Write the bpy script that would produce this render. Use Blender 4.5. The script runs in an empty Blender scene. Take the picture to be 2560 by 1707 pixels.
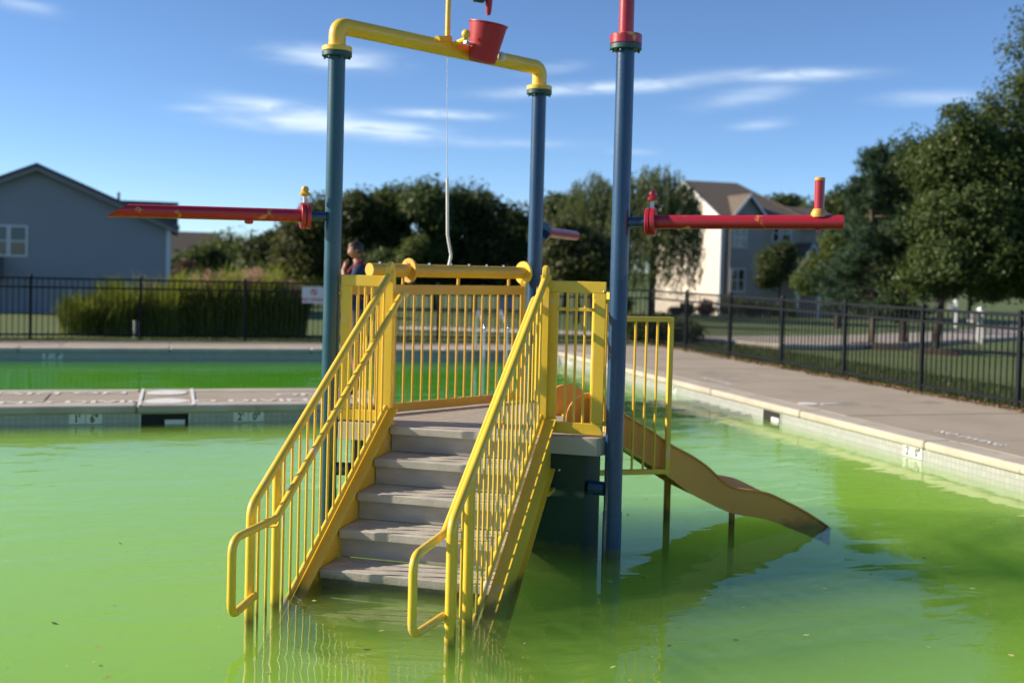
import bpy, math, random
import numpy as np
from mathutils import Vector, Matrix
random.seed(7); RNG = np.random.default_rng(7)
SC = bpy.context.scene
COL = SC.collection
R_ = math.radians

# ------------------------------------------------------------------ camera
FPX, PPX, PPY, EYE, ROLL = 2787., 1280., 750., 1.8, 0.026      # measured on the 2560 x 1707 photograph
PITCH = math.atan((750 - 668) / FPX)
FW = Vector((0, math.cos(PITCH), -math.sin(PITCH)))
U0 = Vector((0, math.sin(PITCH), math.cos(PITCH)))
X0 = Vector((1, 0, 0))
RT = X0 * math.cos(ROLL) + U0 * math.sin(ROLL)
UP = -X0 * math.sin(ROLL) + U0 * math.cos(ROLL)
EYEP = Vector((0, 0, EYE))
def at(px, py, Y):
    d = FW + RT * ((px - PPX) / FPX) - UP * ((py - PPY) / FPX)
    return EYEP + d * (Y / d.y)
cam = bpy.data.cameras.new('camera')
camo = bpy.data.objects.new('camera', cam); COL.objects.link(camo)
mw = Matrix((RT, UP, -FW)).transposed().to_4x4(); mw.translation = EYEP
camo.matrix_world = mw
cam.sensor_width = 36; cam.lens = 36 * FPX / 2560
cam.shift_y = -(1707 / 2 - PPY) / 2560
cam.clip_end = 2000
cam.dof.use_dof = True; cam.dof.focus_distance = 5.9; cam.dof.aperture_fstop = 1.7
SC.camera = camo

# ------------------------------------------------------------------ light
SUN_EL, SUN_A = R_(24), R_(4)               # sun on the left, a little beyond the scene
SUND = Vector((-math.cos(SUN_A) * math.cos(SUN_EL), math.sin(SUN_A) * math.cos(SUN_EL), math.sin(SUN_EL)))
sun = bpy.data.lights.new('sun', 'SUN'); sun.energy = 5.0; sun.angle = R_(0.53); sun.color = (1, .88, .70)
suno = bpy.data.objects.new('sun', sun); COL.objects.link(suno)
suno.rotation_euler = SUND.to_track_quat('Z', 'Y').to_euler()
world = bpy.data.worlds.new('World'); SC.world = world; world.use_nodes = True
SC.view_settings.view_transform = 'Standard'; SC.view_settings.look = 'None'
SC.view_settings.exposure = 0.70; SC.view_settings.gamma = 1.0
SC.view_settings.use_curve_mapping = False
SC.cycles.max_bounces = 8; SC.cycles.volume_bounces = 3; SC.cycles.diffuse_bounces = 3; SC.cycles.glossy_bounces = 3; SC.cycles.transparent_max_bounces = 12
SC.cycles.use_adaptive_sampling = True; SC.cycles.adaptive_threshold = .02; SC.cycles.use_denoising = True
SC.cycles.caustics_reflective = False; SC.cycles.caustics_refractive = False

def world_nodes():
    nt = world.node_tree; nt.nodes.clear(); N = nt.nodes; Lk = nt.links.new
    def m(op, a, b=None, c=None):
        n = N.new('ShaderNodeMath'); n.operation = op
        for i, v in enumerate((a, b, c)):
            if v is None: continue
            if isinstance(v, (int, float)): n.inputs[i].default_value = v
            else: Lk(v, n.inputs[i])
        return n.outputs[0]
    out = N.new('ShaderNodeOutputWorld'); bg = N.new('ShaderNodeBackground')
    sky = N.new('ShaderNodeTexSky'); sky.sky_type = 'NISHITA'; sky.sun_disc = False
    sky.sun_elevation = SUN_EL
    sky.sun_rotation = math.atan2(SUND.x, SUND.y)
    sky.air_density = .62; sky.dust_density = 0.0; sky.ozone_density = 4.6; sky.altitude = 0
    tc = N.new('ShaderNodeTexCoord'); sep = N.new('ShaderNodeSeparateXYZ'); Lk(tc.outputs['Generated'], sep.inputs[0])
    x, y, z = sep.outputs
    u = m('ARCTAN2', x, y); v = m('ARCSINE', z)
    # high thin cloud: long streaks of ice cloud, and the wisps that stand in this part of the sky
    cmb = N.new('ShaderNodeCombineXYZ'); zz = m('MAXIMUM', z, .04)
    Lk(m('DIVIDE', x, zz), cmb.inputs[0]); Lk(m('DIVIDE', y, zz), cmb.inputs[1])
    uvw = N.new('ShaderNodeCombineXYZ'); Lk(u, uvw.inputs[0]); Lk(v, uvw.inputs[1])
    mp = N.new('ShaderNodeMapping'); mp.inputs['Scale'].default_value = (9, 62, 1); mp.inputs['Rotation'].default_value = (0, 0, R_(-3)); Lk(uvw.outputs[0], mp.inputs[0])
    nz = N.new('ShaderNodeTexNoise'); nz.inputs['Scale'].default_value = 1.6; nz.inputs['Detail'].default_value = 4
    nz.inputs['Roughness'].default_value = .58; nz.inputs['Distortion'].default_value = .9; Lk(mp.outputs[0], nz.inputs['Vector'])
    nz2 = N.new('ShaderNodeTexNoise'); nz2.inputs['Scale'].default_value = .35; nz2.inputs['Detail'].default_value = 3; nz2.inputs['Distortion'].default_value = 1.
    mp2 = N.new('ShaderNodeMapping'); mp2.inputs['Scale'].default_value = (.5, 2.2, 1); Lk(cmb.outputs[0], mp2.inputs[0]); Lk(mp2.outputs[0], nz2.inputs['Vector'])
    tot = None
    for (cu, cv, su, sv, tl, k) in WISPS:
        du = m('SUBTRACT', u, cu); dv = m('SUBTRACT', m('SUBTRACT', v, cv), m('MULTIPLY', du, tl))
        e = m('ADD', m('POWER', m('ABSOLUTE', m('DIVIDE', du, su)), 2.4), m('POWER', m('ABSOLUTE', m('DIVIDE', dv, sv)), 2.0))
        g = m('MULTIPLY', m('POWER', 2.718, m('MULTIPLY', e, -1.)), k)
        tot = g if tot is None else m('ADD', tot, g)
    streak = N.new('ShaderNodeMapRange'); streak.inputs[1].default_value = .33; streak.inputs[2].default_value = .72; Lk(nz.outputs[0], streak.inputs[0])
    broad = N.new('ShaderNodeMapRange'); broad.inputs[1].default_value = .60; broad.inputs[2].default_value = .95; broad.inputs[4].default_value = .25; Lk(nz2.outputs[0], broad.inputs[0])
    fac = m('ADD', m('MULTIPLY', tot, m('ADD', m('MULTIPLY', streak.outputs[0], 1.05), .22)), m('MULTIPLY', broad.outputs[0], streak.outputs[0]))
    fac = m('MINIMUM', m('MULTIPLY', m('MAXIMUM', fac, 0), .74), .8)
    mix = N.new('ShaderNodeMix'); mix.data_type = 'RGBA'; Lk(fac, mix.inputs[0]); Lk(sky.outputs[0], mix.inputs[6])
    mix.inputs[7].default_value = (5.6, 6.5, 7.3, 1)
    Lk(mix.outputs[2], bg.inputs[0]); bg.inputs[1].default_value = SKY_STRENGTH; Lk(bg.outputs[0], out.inputs[0])
SKY_STRENGTH = .103
WISPS = [(-.205, .132, .052, .0065, -.10, 1.25), (-.165, .1195, .075, .0065, -.02, 1.25), (-.105, .1175, .028, .006, -.03, .9), (-.165, .1775, .045, .0075, -.04, 1.3),
         (-.262, .128, .035, .0035, .0, .5), (-.065, .1335, .042, .0035, -.01, 1.0), (.075, .1595, .085, .0048, .075, 1.2), (.235, .1710, .060, .0045, .0, 1.0),
         (.2, .153, .038, .0065, .16, .75), (.355, .1495, .035, .005, 0, .7), (.215, .129, .022, .004, .08, .45),
         (-.415, .2, .022, .005, -.1, .6), (-.03, .11, .09, .004, .0, .35), (.03, .176, .025, .004, .12, .6), (.105, .105, .02, .003, 0, .35)]
world_nodes()
world.cycles.sampling_method = 'MANUAL'; world.cycles.sample_map_resolution = 256

# ------------------------------------------------------------------ helpers: mesh
class MB:
    def __init__(s): s.v = []; s.f = []; s.m = []; s.mi = 0
    def add(s, vs, fs):
        o = len(s.v); s.v += [tuple(p) for p in vs]
        s.f += [tuple(i + o for i in f) for f in fs]; s.m += [s.mi] * len(fs); return s
    def box(s, x0, x1, y0, y1, z0, z1, M=None):
        vs = [Vector(p) for p in ((x0,y0,z0),(x1,y0,z0),(x1,y1,z0),(x0,y1,z0),(x0,y0,z1),(x1,y0,z1),(x1,y1,z1),(x0,y1,z1))]
        if M: vs = [M @ p for p in vs]
        return s.add(vs, [(3,2,1,0),(4,5,6,7),(0,1,5,4),(1,2,6,5),(2,3,7,6),(3,0,4,7)])
    def prism(s, poly, z0, z1, M=None):
        n = len(poly); vs = [Vector((p[0], p[1], z0)) for p in poly] + [Vector((p[0], p[1], z1)) for p in poly]
        if M: vs = [M @ p for p in vs]
        return s.add(vs, [tuple(range(n))[::-1], tuple(range(n, 2*n))] + [(i, (i+1) % n, n+(i+1) % n, n+i) for i in range(n)])
    def tube(s, pts, r, n=12, cap=True, squash=1.):
        pts = [Vector(p) for p in pts]; k = len(pts); rr = r if hasattr(r, '__len__') else [r]*k
        up = None; rings = []
        for i in range(k):
            t = (pts[min(i+1, k-1)] - pts[max(i-1, 0)]).normalized()
            if up is None:
                up = Vector((0,0,1)) if abs(t.z) < .9 else Vector((1,0,0))
            up = (up - t * up.dot(t)).normalized(); sd = t.cross(up)
            rings.append([pts[i] + (sd*math.cos(2*math.pi*j/n) + up*math.sin(2*math.pi*j/n)*squash) * rr[i] for j in range(n)])
        vs = [p for g in rings for p in g]
        fs = [(i*n+j, i*n+(j+1) % n, (i+1)*n+(j+1) % n, (i+1)*n+j) for i in range(k-1) for j in range(n)]
        if cap: fs += [tuple(range(n))[::-1], tuple(range((k-1)*n, k*n))]
        return s.add(vs, fs)
    def lathe(s, prof, c=(0,0,0), axis=(0,0,1), n=20):
        ax = Vector(axis).normalized(); c = Vector(c)
        e = Vector((1,0,0)) if abs(ax.x) < .9 else Vector((0,1,0))
        e = (e - ax*e.dot(ax)).normalized(); g = ax.cross(e); vs = []; k = len(prof)
        for r, h in prof:
            for j in range(n):
                t = 2*math.pi*j/n; vs.append(c + ax*h + (e*math.cos(t) + g*math.sin(t)) * r)
        fs = [(i*n+j, i*n+(j+1) % n, (i+1)*n+(j+1) % n, (i+1)*n+j) for i in range(k-1) for j in range(n)]
        fs += [tuple(range(n))[::-1], tuple(range((k-1)*n, k*n))]
        return s.add(vs, fs)
    def disc(s, c, axis, r, h, n=20, bev=.004):
        return s.lathe([(r-bev, 0), (r, bev), (r, h-bev), (r-bev, h)], c, axis, n)
    def sphere(s, c, r, n=12, k=8, sc=(1,1,1)):
        c = Vector(c); vs = []; 
        for i in range(k+1):
            a = math.pi*i/k
            for j in range(n):
                b = 2*math.pi*j/n
                vs.append(c + Vector((math.sin(a)*math.cos(b)*r*sc[0], math.sin(a)*math.sin(b)*r*sc[1], -math.cos(a)*r*sc[2])))
        fs = [(i*n+j, i*n+(j+1) % n, (i+1)*n+(j+1) % n, (i+1)*n+j) for i in range(k) for j in range(n)]
        return s.add(vs, fs)
    def mesh(s, name, mats, smooth=35):
        me = bpy.data.meshes.new(name); me.from_pydata(s.v, [], s.f)
        for mt in (mats if isinstance(mats, (list, tuple)) else [mats]): me.materials.append(mt)
        if any(s.m): me.polygons.foreach_set('material_index', s.m)
        me.validate()
        if smooth:
            me.polygons.foreach_set('use_smooth', [True]*len(me.polygons)); me.set_sharp_from_angle(angle=R_(smooth))
        me.update(); return me
    def obj(s, name, mats, parent=None, smooth=35):
        return link(name, s.mesh(name, mats, smooth), parent)

def link(name, me, parent=None):
    o = bpy.data.objects.new(name, me); COL.objects.link(o)
    if parent: o.parent = parent
    return o
def tag(o, label=None, cat=None, group=None, kind=None):
    for k, v in (('label', label), ('category', cat), ('group', group), ('kind', kind)):
        if v: o[k] = v
    return o
def empty(name, loc=(0,0,0), rz=0):
    o = bpy.data.objects.new(name, None); COL.objects.link(o); o.location = loc; o.rotation_euler = (0,0,rz); o.empty_display_size = .2
    return o
def fillet(pts, r, n=6):
    pts = [Vector(p) for p in pts]; out = [pts[0]]
    for i in range(1, len(pts)-1):
        a, b, c = pts[i-1], pts[i], pts[i+1]; u = (a-b).normalized(); w = (c-b).normalized()
        ang = u.angle(w)
        d = min(r/math.tan(ang/2), .49*(a-b).length, .49*(c-b).length)
        p, q = b+u*d, b+w*d
        for k in range(n+1):
            t = k/n; out.append(p*(1-t)**2 + b*2*t*(1-t) + q*t*t)
    out.append(pts[-1]); return out
def quads(name, V, mats, parent=None, mat_index=None, smooth=False):
    """V: (n,4,3) array -> one mesh of loose quads"""
    V = np.asarray(V, np.float32); n = len(V)
    me = bpy.data.meshes.new(name); me.vertices.add(4*n); me.vertices.foreach_set('co', V.reshape(-1))
    me.loops.add(4*n); me.loops.foreach_set('vertex_index', np.arange(4*n, dtype=np.int32))
    me.polygons.add(n); me.polygons.foreach_set('loop_start', np.arange(n, dtype=np.int32)*4)
    for mt in (mats if isinstance(mats, (list, tuple)) else [mats]): me.materials.append(mt)
    if mat_index is not None: me.polygons.foreach_set('material_index', np.asarray(mat_index, np.int32))
    me.update(calc_edges=True); me.validate()
    return link(name, me, parent)
def text_obj(name, body, mat, parent, M, size=1., sx=1., extrude=.0):
    cu = bpy.data.curves.new('t', 'FONT'); cu.body = body; cu.size = size; cu.align_x = 'CENTER'; cu.align_y = 'CENTER'; cu.extrude = extrude
    cu.resolution_u = 2; cu.offset = size*.022
    t = bpy.data.objects.new('t', cu); COL.objects.link(t)
    dg = bpy.context.evaluated_depsgraph_get(); me = bpy.data.meshes.new_from_object(t.evaluated_get(dg))
    bpy.data.objects.remove(t); me.materials.clear(); me.materials.append(mat)
    me.transform(Matrix.Diagonal((sx, 1, 1, 1))); me.transform(M); me.name = name
    return link(name, me, parent)

# ------------------------------------------------------------------ helpers: materials
def mat(name, c, c2=None, scale=5., rough=.5, bump=0., bscale=40., metal=0., spec=.5, lo=.35, hi=.65, detail=5., coord='Object', chips=None, stain=False, chip_scale=6., chip_lo=.62, stretch=None, coat=0.):
    m = bpy.data.materials.new(name); m.use_nodes = True; nt = m.node_tree; N = nt.nodes; L = nt.links.new
    p = N['Principled BSDF']; p.inputs['Roughness'].default_value = rough; p.inputs['Metallic'].default_value = metal
    p.inputs['Specular IOR Level'].default_value = spec; p.inputs['Coat Weight'].default_value = coat
    tc = N.new('ShaderNodeTexCoord'); vec = tc.outputs[coord]
    if stretch:
        mp = N.new('ShaderNodeMapping'); mp.inputs['Scale'].default_value = stretch; L(vec, mp.inputs[0]); vec = mp.outputs[0]
    col = None
    if c2 is not None:
        nz = N.new('ShaderNodeTexNoise'); nz.inputs['Scale'].default_value = scale; nz.inputs['Detail'].default_value = detail; L(vec, nz.inputs['Vector'])
        mr = N.new('ShaderNodeMapRange'); mr.inputs[1].default_value = lo; mr.inputs[2].default_value = hi; L(nz.outputs[0], mr.inputs[0])
        mx = N.new('ShaderNodeMix'); mx.data_type = 'RGBA'; L(mr.outputs[0], mx.inputs[0]); mx.inputs[6].default_value = (*c, 1); mx.inputs[7].default_value = (*c2, 1)
        col = mx.outputs[2]
        rr = N.new('ShaderNodeMapRange'); rr.inputs[3].default_value = max(.02, rough-.08); rr.inputs[4].default_value = min(1, rough+.1); L(nz.outputs[0], rr.inputs[0]); L(rr.outputs[0], p.inputs['Roughness'])
    if chips is not None:
        nz = N.new('ShaderNodeTexNoise'); nz.inputs['Scale'].default_value = chip_scale; nz.inputs['Detail'].default_value = 6; nz.inputs['Roughness'].default_value = .65; L(vec, nz.inputs['Vector'])
        mr = N.new('ShaderNodeMapRange'); mr.inputs[1].default_value = chip_lo; mr.inputs[2].default_value = chip_lo+.05; L(nz.outputs[0], mr.inputs[0])
        mx = N.new('ShaderNodeMix'); mx.data_type = 'RGBA'; L(mr.outputs[0], mx.inputs[0])
        if col: L(col, mx.inputs[6])
        else: mx.inputs[6].default_value = (*c, 1)
        mx.inputs[7].default_value = (*chips, 1); col = mx.outputs[2]
    if stain:                                     # algae and lime left where the water laps
        ge = N.new('ShaderNodeNewGeometry'); sp = N.new('ShaderNodeSeparateXYZ'); L(ge.outputs['Position'], sp.inputs[0])
        nz = N.new('ShaderNodeTexNoise'); nz.inputs['Scale'].default_value = 14; nz.inputs['Detail'].default_value = 5; L(ge.outputs['Position'], nz.inputs['Vector'])
        ml = N.new('ShaderNodeMath'); ml.operation = 'MULTIPLY_ADD'; L(nz.outputs[0], ml.inputs[0]); ml.inputs[1].default_value = .12; L(sp.outputs[2], ml.inputs[2])
        mr = N.new('ShaderNodeMapRange'); mr.inputs[1].default_value = .13; mr.inputs[2].default_value = .07; mr.inputs[4].default_value = .75; L(ml.outputs[0], mr.inputs[0])
        mx = N.new('ShaderNodeMix'); mx.data_type = 'RGBA'; L(mr.outputs[0], mx.inputs[0])
        if col: L(col, mx.inputs[6])
        else: mx.inputs[6].default_value = (*c, 1)
        mx.inputs[7].default_value = (.10,.11,.02,1); col = mx.outputs[2]
    if col: L(col, p.inputs['Base Color'])
    else: p.inputs['Base Color'].default_value = (*c, 1)
    if bump:
        nb = N.new('ShaderNodeTexNoise'); nb.inputs['Scale'].default_value = bscale; nb.inputs['Detail'].default_value = 4; L(vec, nb.inputs['Vector'])
        b = N.new('ShaderNodeBump'); b.inputs['Strength'].default_value = bump; b.inputs['Distance'].default_value = .02; L(nb.outputs[0], b.inputs['Height']); L(b.outputs[0], p.inputs['Normal'])
    return m
def leaf_mat(name, c, c2, trans=.3, rough=.5):
    m = bpy.data.materials.new(name); m.use_nodes = True; nt = m.node_tree; N = nt.nodes; L = nt.links.new; N.clear()
    out = N.new('ShaderNodeOutputMaterial'); g = N.new('ShaderNodeNewGeometry'); mx = N.new('ShaderNodeMix'); mx.data_type = 'RGBA'
    L(g.outputs['Random Per Island'], mx.inputs[0]); mx.inputs[6].default_value = (*c, 1); mx.inputs[7].default_value = (*c2, 1)
    d = N.new('ShaderNodeBsdfPrincipled'); d.inputs['Roughness'].default_value = rough; d.inputs['Specular IOR Level'].default_value = .3; L(mx.outputs[2], d.inputs['Base Color'])
    t = N.new('ShaderNodeBsdfTranslucent'); hs = N.new('ShaderNodeHueSaturation'); hs.inputs['Value'].default_value = 1.35; hs.inputs['Hue'].default_value = .485; L(mx.outputs[2], hs.inputs['Color']); L(hs.outputs[0], t.inputs[0])
    ms = N.new('ShaderNodeMixShader'); ms.inputs[0].default_value = trans; L(d.outputs[0], ms.inputs[1]); L(t.outputs[0], ms.inputs[2]); L(ms.outputs[0], out.inputs[0])
    return m
M_ = {}
YEL = M_['yellow'] = mat('yellow_paint', (.85,.57,.05), (.79,.51,.04), 3.2, .36, .05, 60, chips=(.78,.54,.24), chip_scale=4.2, chip_lo=.62, coat=.15, stain=True)
YELO = M_['yellow_orange'] = mat('yellow_orange_paint', (.76,.44,.035), (.70,.37,.045), 2.6, .42, .05, 50, chips=(.52,.24,.09), chip_scale=2.5, chip_lo=.6, stain=True)
BLU = M_['blue'] = mat('blue_paint', (.007,.045,.125), (.010,.056,.135), 2.5, .36, .03, 60, coat=.2, chips=(.03,.09,.15), chip_scale=5, chip_lo=.68, stain=True)
BLUT = mat('blue_teal_paint', (.010,.066,.105), (.014,.08,.12), 2.5, .36, .03, 60, coat=.2, stain=True)
TEAL = M_['teal'] = mat('teal_flange', (.012,.06,.075), (.02,.08,.09), 8, .45)
RED = M_['red'] = mat('red_paint', (.42,.016,.03), (.36,.018,.03), 5, .34, .03, 50, chips=(.66,.33,.07), chip_scale=6, chip_lo=.625, coat=.2)
REDC = M_['red_clean'] = mat('red_bucket', (.42,.016,.026), (.36,.018,.028), 4, .42, .03, 40)
WHT = M_['white'] = mat('white_plastic', (.75,.75,.72), (.66,.66,.62), 8, .45)
SLD = M_['slide'] = mat('slide_orange', (.82,.37,.06), (.74,.31,.05), 2.2, .36, .03, 12, coat=.2, stain=True)
TRD = M_['tread'] = mat('stair_tread', (.56,.52,.445), (.43,.40,.345), 6, .6, .12, 70, chips=(.16,.155,.14), chip_scale=5, chip_lo=.70, stain=True)
RSR = M_['riser'] = mat('stair_riser', (.52,.485,.415), (.40,.375,.32), 4, .6, .08, 50, stretch=(1,1,2.5), stain=True)
PLK = M_['plank'] = mat('deck_plank', (.55,.48,.39), (.44,.385,.315), 9, .65, .15, 60, stretch=(1,6,1))
SKT = M_['skirt'] = mat('green_skirt', (.005,.032,.022), (.007,.042,.026), 3, .5, stain=True)
STEEL = M_['steel'] = mat('steel', (.75,.75,.74), None, rough=.2, metal=1)
CONC = M_['concrete'] = mat('concrete', (.395,.332,.255), (.33,.277,.212), 1.3, .85, .25, 55, lo=.3, hi=.7, chips=(.275,.238,.188), chip_scale=.8, chip_lo=.6)
COPE = M_['coping'] = mat('coping_stone', (.50,.445,.36), (.41,.36,.29), 2.5, .8, .2, 60, chips=(.33,.28,.22), chip_scale=3, chip_lo=.62)
PNT = M_['paint'] = mat('white_road_paint', (.78,.77,.74), (.68,.66,.62), 12, .7, chips=(.45,.40,.35), chip_scale=25, chip_lo=.60)
BLK = M_['black'] = mat('black_paint', (.008,.008,.008), None, rough=.6)
FEN = M_['fence'] = mat('fence_black', (.006,.008,.010), (.010,.012,.014), 9, .5, spec=.2)
TILEW = M_['tile_white'] = mat('marker_tile', (.72,.75,.68), (.62,.66,.6), 12, .3)
HSID = M_['siding_slate'] = None

def tile_mat():
    m = bpy.data.materials.new('pool_tile'); m.use_nodes = True; nt = m.node_tree; N = nt.nodes; L = nt.links.new; p = N['Principled BSDF']
    tc = N.new('ShaderNodeTexCoord'); br = N.new('ShaderNodeTexBrick'); br.offset = 0; br.inputs['Scale'].default_value = 1
    br.inputs['Brick Width'].default_value = .06; br.inputs['Row Height'].default_value = .06; br.inputs['Mortar Size'].default_value = .004
    br.inputs['Color1'].default_value = (.40,.41,.38,1); br.inputs['Color2'].default_value = (.35,.36,.33,1); br.inputs['Mortar'].default_value = (.29,.29,.27,1)
    uv = N.new('ShaderNodeMapping'); L(tc.outputs['Object'], br.inputs['Vector'])
    sp = N.new('ShaderNodeSeparateXYZ'); cb = N.new('ShaderNodeCombineXYZ'); L(tc.outputs['Object'], sp.inputs[0])
    ad = N.new('ShaderNodeMath'); L(sp.outputs[0], ad.inputs[0]); L(sp.outputs[1], ad.inputs[1]); L(ad.outputs[0], cb.inputs[0]); L(sp.outputs[2], cb.inputs[1]); L(cb.outputs[0], br.inputs['Vector'])
    L(br.outputs[0], p.inputs['Base Color']); p.inputs['Roughness'].default_value = .3
    return m
TILE = tile_mat()
def siding(name, c, lap=.14):
    m = bpy.data.materials.new(name); m.use_nodes = True; nt = m.node_tree; N = nt.nodes; L = nt.links.new; p = N['Principled BSDF']; p.inputs['Roughness'].default_value = .6
    tc = N.new('ShaderNodeTexCoord'); sp = N.new('ShaderNodeSeparateXYZ'); L(tc.outputs['Object'], sp.inputs[0])
    d = N.new('ShaderNodeMath'); d.operation = 'DIVIDE'; L(sp.outputs[2], d.inputs[0]); d.inputs[1].default_value = lap
    f = N.new('ShaderNodeMath'); f.operation = 'FRACT'; L(d.outputs[0], f.inputs[0])
    b = N.new('ShaderNodeBump'); b.invert = True; b.inputs['Strength'].default_value = .8; b.inputs['Distance'].default_value = .03; L(f.outputs[0], b.inputs['Height']); L(b.outputs[0], p.inputs['Normal'])
    nz = N.new('ShaderNodeTexNoise'); nz.inputs['Scale'].default_value = .7; L(tc.outputs['Object'], nz.inputs['Vector'])
    mx = N.new('ShaderNodeMix'); mx.data_type = 'RGBA'; L(nz.outputs[0], mx.inputs[0]); mx.inputs[6].default_value = (*[k*.9 for k in c], 1); mx.inputs[7].default_value = (*[k*1.08 for k in c], 1); L(mx.outputs[2], p.inputs['Base Color'])
    return m

# ------------------------------------------------------------------ setting: pool frame
PHI = R_(16.8)
PH = Vector((math.cos(PHI), math.sin(PHI), 0)); QH = Vector((-math.sin(PHI), math.cos(PHI), 0))
def W(p, q, z=0.): return PH*p + QH*q + Vector((0,0,z))
def pq(v): return v.x*PH.x + v.y*PH.y, v.x*QH.x + v.y*QH.y
PL, PR, QN, QF = -15., 7.08, 2.4, 20.7           # the basin
PENP, PQ0, PQ1 = 2.35, 12.65, 14.25              # the tongue of deck between the two pools
DZ = .20                                         # deck above the water

def deck_rot(): return (0, 0, PHI)
pool_floor = MB().box(PL-.3, PR+.3, QN-.3, QF+.3, -1.2, -.62).obj('pool_floor', mat('pool_plaster', (.055,.08,.025), (.035,.055,.018), 1.2, .7), None, 0)
tag(pool_floor, kind='structure'); pool_floor.rotation_euler = deck_rot()
def ring(mb, outer, inner, z0, z1):
    (a0, a1, b0, b1), (c0, c1, d0, d1) = outer, inner
    mb.box(a0, a1, b0, d0, z0, z1).box(a0, a1, d1, b1, z0, z1).box(a0, c0, d0, d1, z0, z1).box(c1, a1, d0, d1, z0, z1)
walls = MB()
walls.box(PL-.3, PL, QN-.3, QF+.3, -.62, .115).box(PR, PR+.3, QN-.3, QF+.3, -.62, .115)
walls.box(PL, PR, QN-.3, QN, -.62, .115).box(PL, PR, QF, QF+.3, -.62, .115)
walls.box(PL, PENP-.04, PQ0+.04, PQ1-.04, -.62, .115)
pool_wall = walls.obj('pool_wall', TILE, None, 0); pool_wall.rotation_euler = deck_rot(); tag(pool_wall, kind='structure')
# concrete deck: slabs with open joints, and a precast coping along the water
deck = empty('pool_deck', (0,0,0), PHI); tag(deck, kind='structure')
JT = .012
def slab_row(p0, p1, q0, q1, n, along, z1=DZ):
    for i in range(n):
        if along == 'p': x0, x1 = p0+(p1-p0)*i/n, p0+(p1-p0)*(i+1)/n; b = (x0+JT/2, x1-JT/2, q0, q1)
        else: y0, y1 = q0+(q1-q0)*i/n, q0+(q1-q0)*(i+1)/n; b = (p0, p1, y0+JT/2, y1-JT/2)
        o = MB().box(*b, .04, z1 + random.uniform(-.003, .003)).obj('slab', CONC, deck, 0)
        bv = o.modifiers.new('b', 'BEVEL'); bv.width = .006; bv.segments = 1
slab_row(PR+.312, 10.0, -6, 22.45, 15, 'q')
slab_row(PL, PR+.3, QF+.312, 22.45, 12, 'p')
slab_row(PL, 2.05, PQ0+.312, PQ1-.312, 5, 'p')
slab_row(PL, PR+.3, -6, QN-.312, 6, 'p')
slab_row(PL-2.5, PL-.312, -6, 22.45, 8, 'q')
def cope(poly_boxes):
    for bx in poly_boxes:
        o = MB().box(*bx, .115, DZ+.004).obj('coping', COPE, deck, 0)
        bv = o.modifiers.new('b', 'BEVEL'); bv.width = .028; bv.segments = 3
def rowp(p0, p1, q0, q1, step=2.4):
    n = max(1, round((p1-p0)/step)); return [(p0+(p1-p0)*i/n+.003, p0+(p1-p0)*(i+1)/n-.003, q0, q1) for i in range(n)]
def rowq(p0, p1, q0, q1, step=2.4):
    n = max(1, round((q1-q0)/step)); return [(p0, p1, q0+(q1-q0)*i/n+.003, q0+(q1-q0)*(i+1)/n-.003) for i in range(n)]
cope(rowq(PR-.035, PR+.3, QN, QF-.035)); cope(rowp(PL, PR+.3, QF-.035, QF+.3)); cope(rowp(PL, PR+.3, QN-.3, QN+.035))
cope(rowp(PL, 2.05, PQ0, PQ0+.3)); cope(rowp(PL, 2.05, PQ1-.3, PQ1)); cope([(2.06, PENP, PQ0, PQ1)])
pool_joint_bed = MB(); ring(pool_joint_bed, (PL-2.5, 10.0, -6, 22.45), (PL-.05, PR+.05, QN-.05, QF+.05), -.3, .05)
jb = pool_joint_bed.obj('deck_base', mat('joint_sand', (.16,.13,.10), (.12,.10,.08), 5, .9), deck, 0)

# lawn and far ground: one sheet with the basin left out
def hgt(x, y):
    p = x*PH.x + y*PH.y; q = x*QH.x + y*QH.y
    d = math.hypot(max(p-10, 0, -17.5-p), max(q-22.45, 0, -6-q))
    return .16 - .02*min(d, 50) + .03*math.sin(p*.21+1)*math.sin(q*.17)*min(d, 10)/10
def ground():
    ps = sorted(set([-900,-400,-200,-120,-80] + list(range(-60, -17, 4)) + [-17.5] + list(np.arange(-15, 10, 2.5)) + [10] + list(np.arange(11.5, 60, 2)) + [70,90,120,180,300,600,900]))
    qs = sorted(set([-300,-100,-50,-25,-12,-6] + list(np.arange(-3, 22.45, 2.5)) + [22.45] + list(np.arange(24, 80, 2)) + [90,110,140,180,250,400,700,1200]))
    V = []; F = []
    for q in qs:
        for p in ps:
            w = W(p, q); V.append((w.x, w.y, hgt(w.x, w.y)))
    n = len(ps)
    for j in range(len(qs)-1):
        for i in range(n-1):
            pc, qc = (ps[i]+ps[i+1])/2, (qs[j]+qs[j+1])/2
            if -17.5 < pc < 10 and -6 < qc < 22.45: continue
            F.append((j*n+i, j*n+i+1, (j+1)*n+i+1, (j+1)*n+i))
    mb = MB(); mb.add(V, F); return mb
GRASSC = mat('lawn_grass', (.062,.098,.016), (.10,.135,.030), .8, .9, .8, 30, lo=.3, hi=.7, chips=(.115,.13,.04), chip_scale=2.5, chip_lo=.58)
lawn = ground().obj('lawn', GRASSC, None, 80); tag(lawn, kind='structure')

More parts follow.
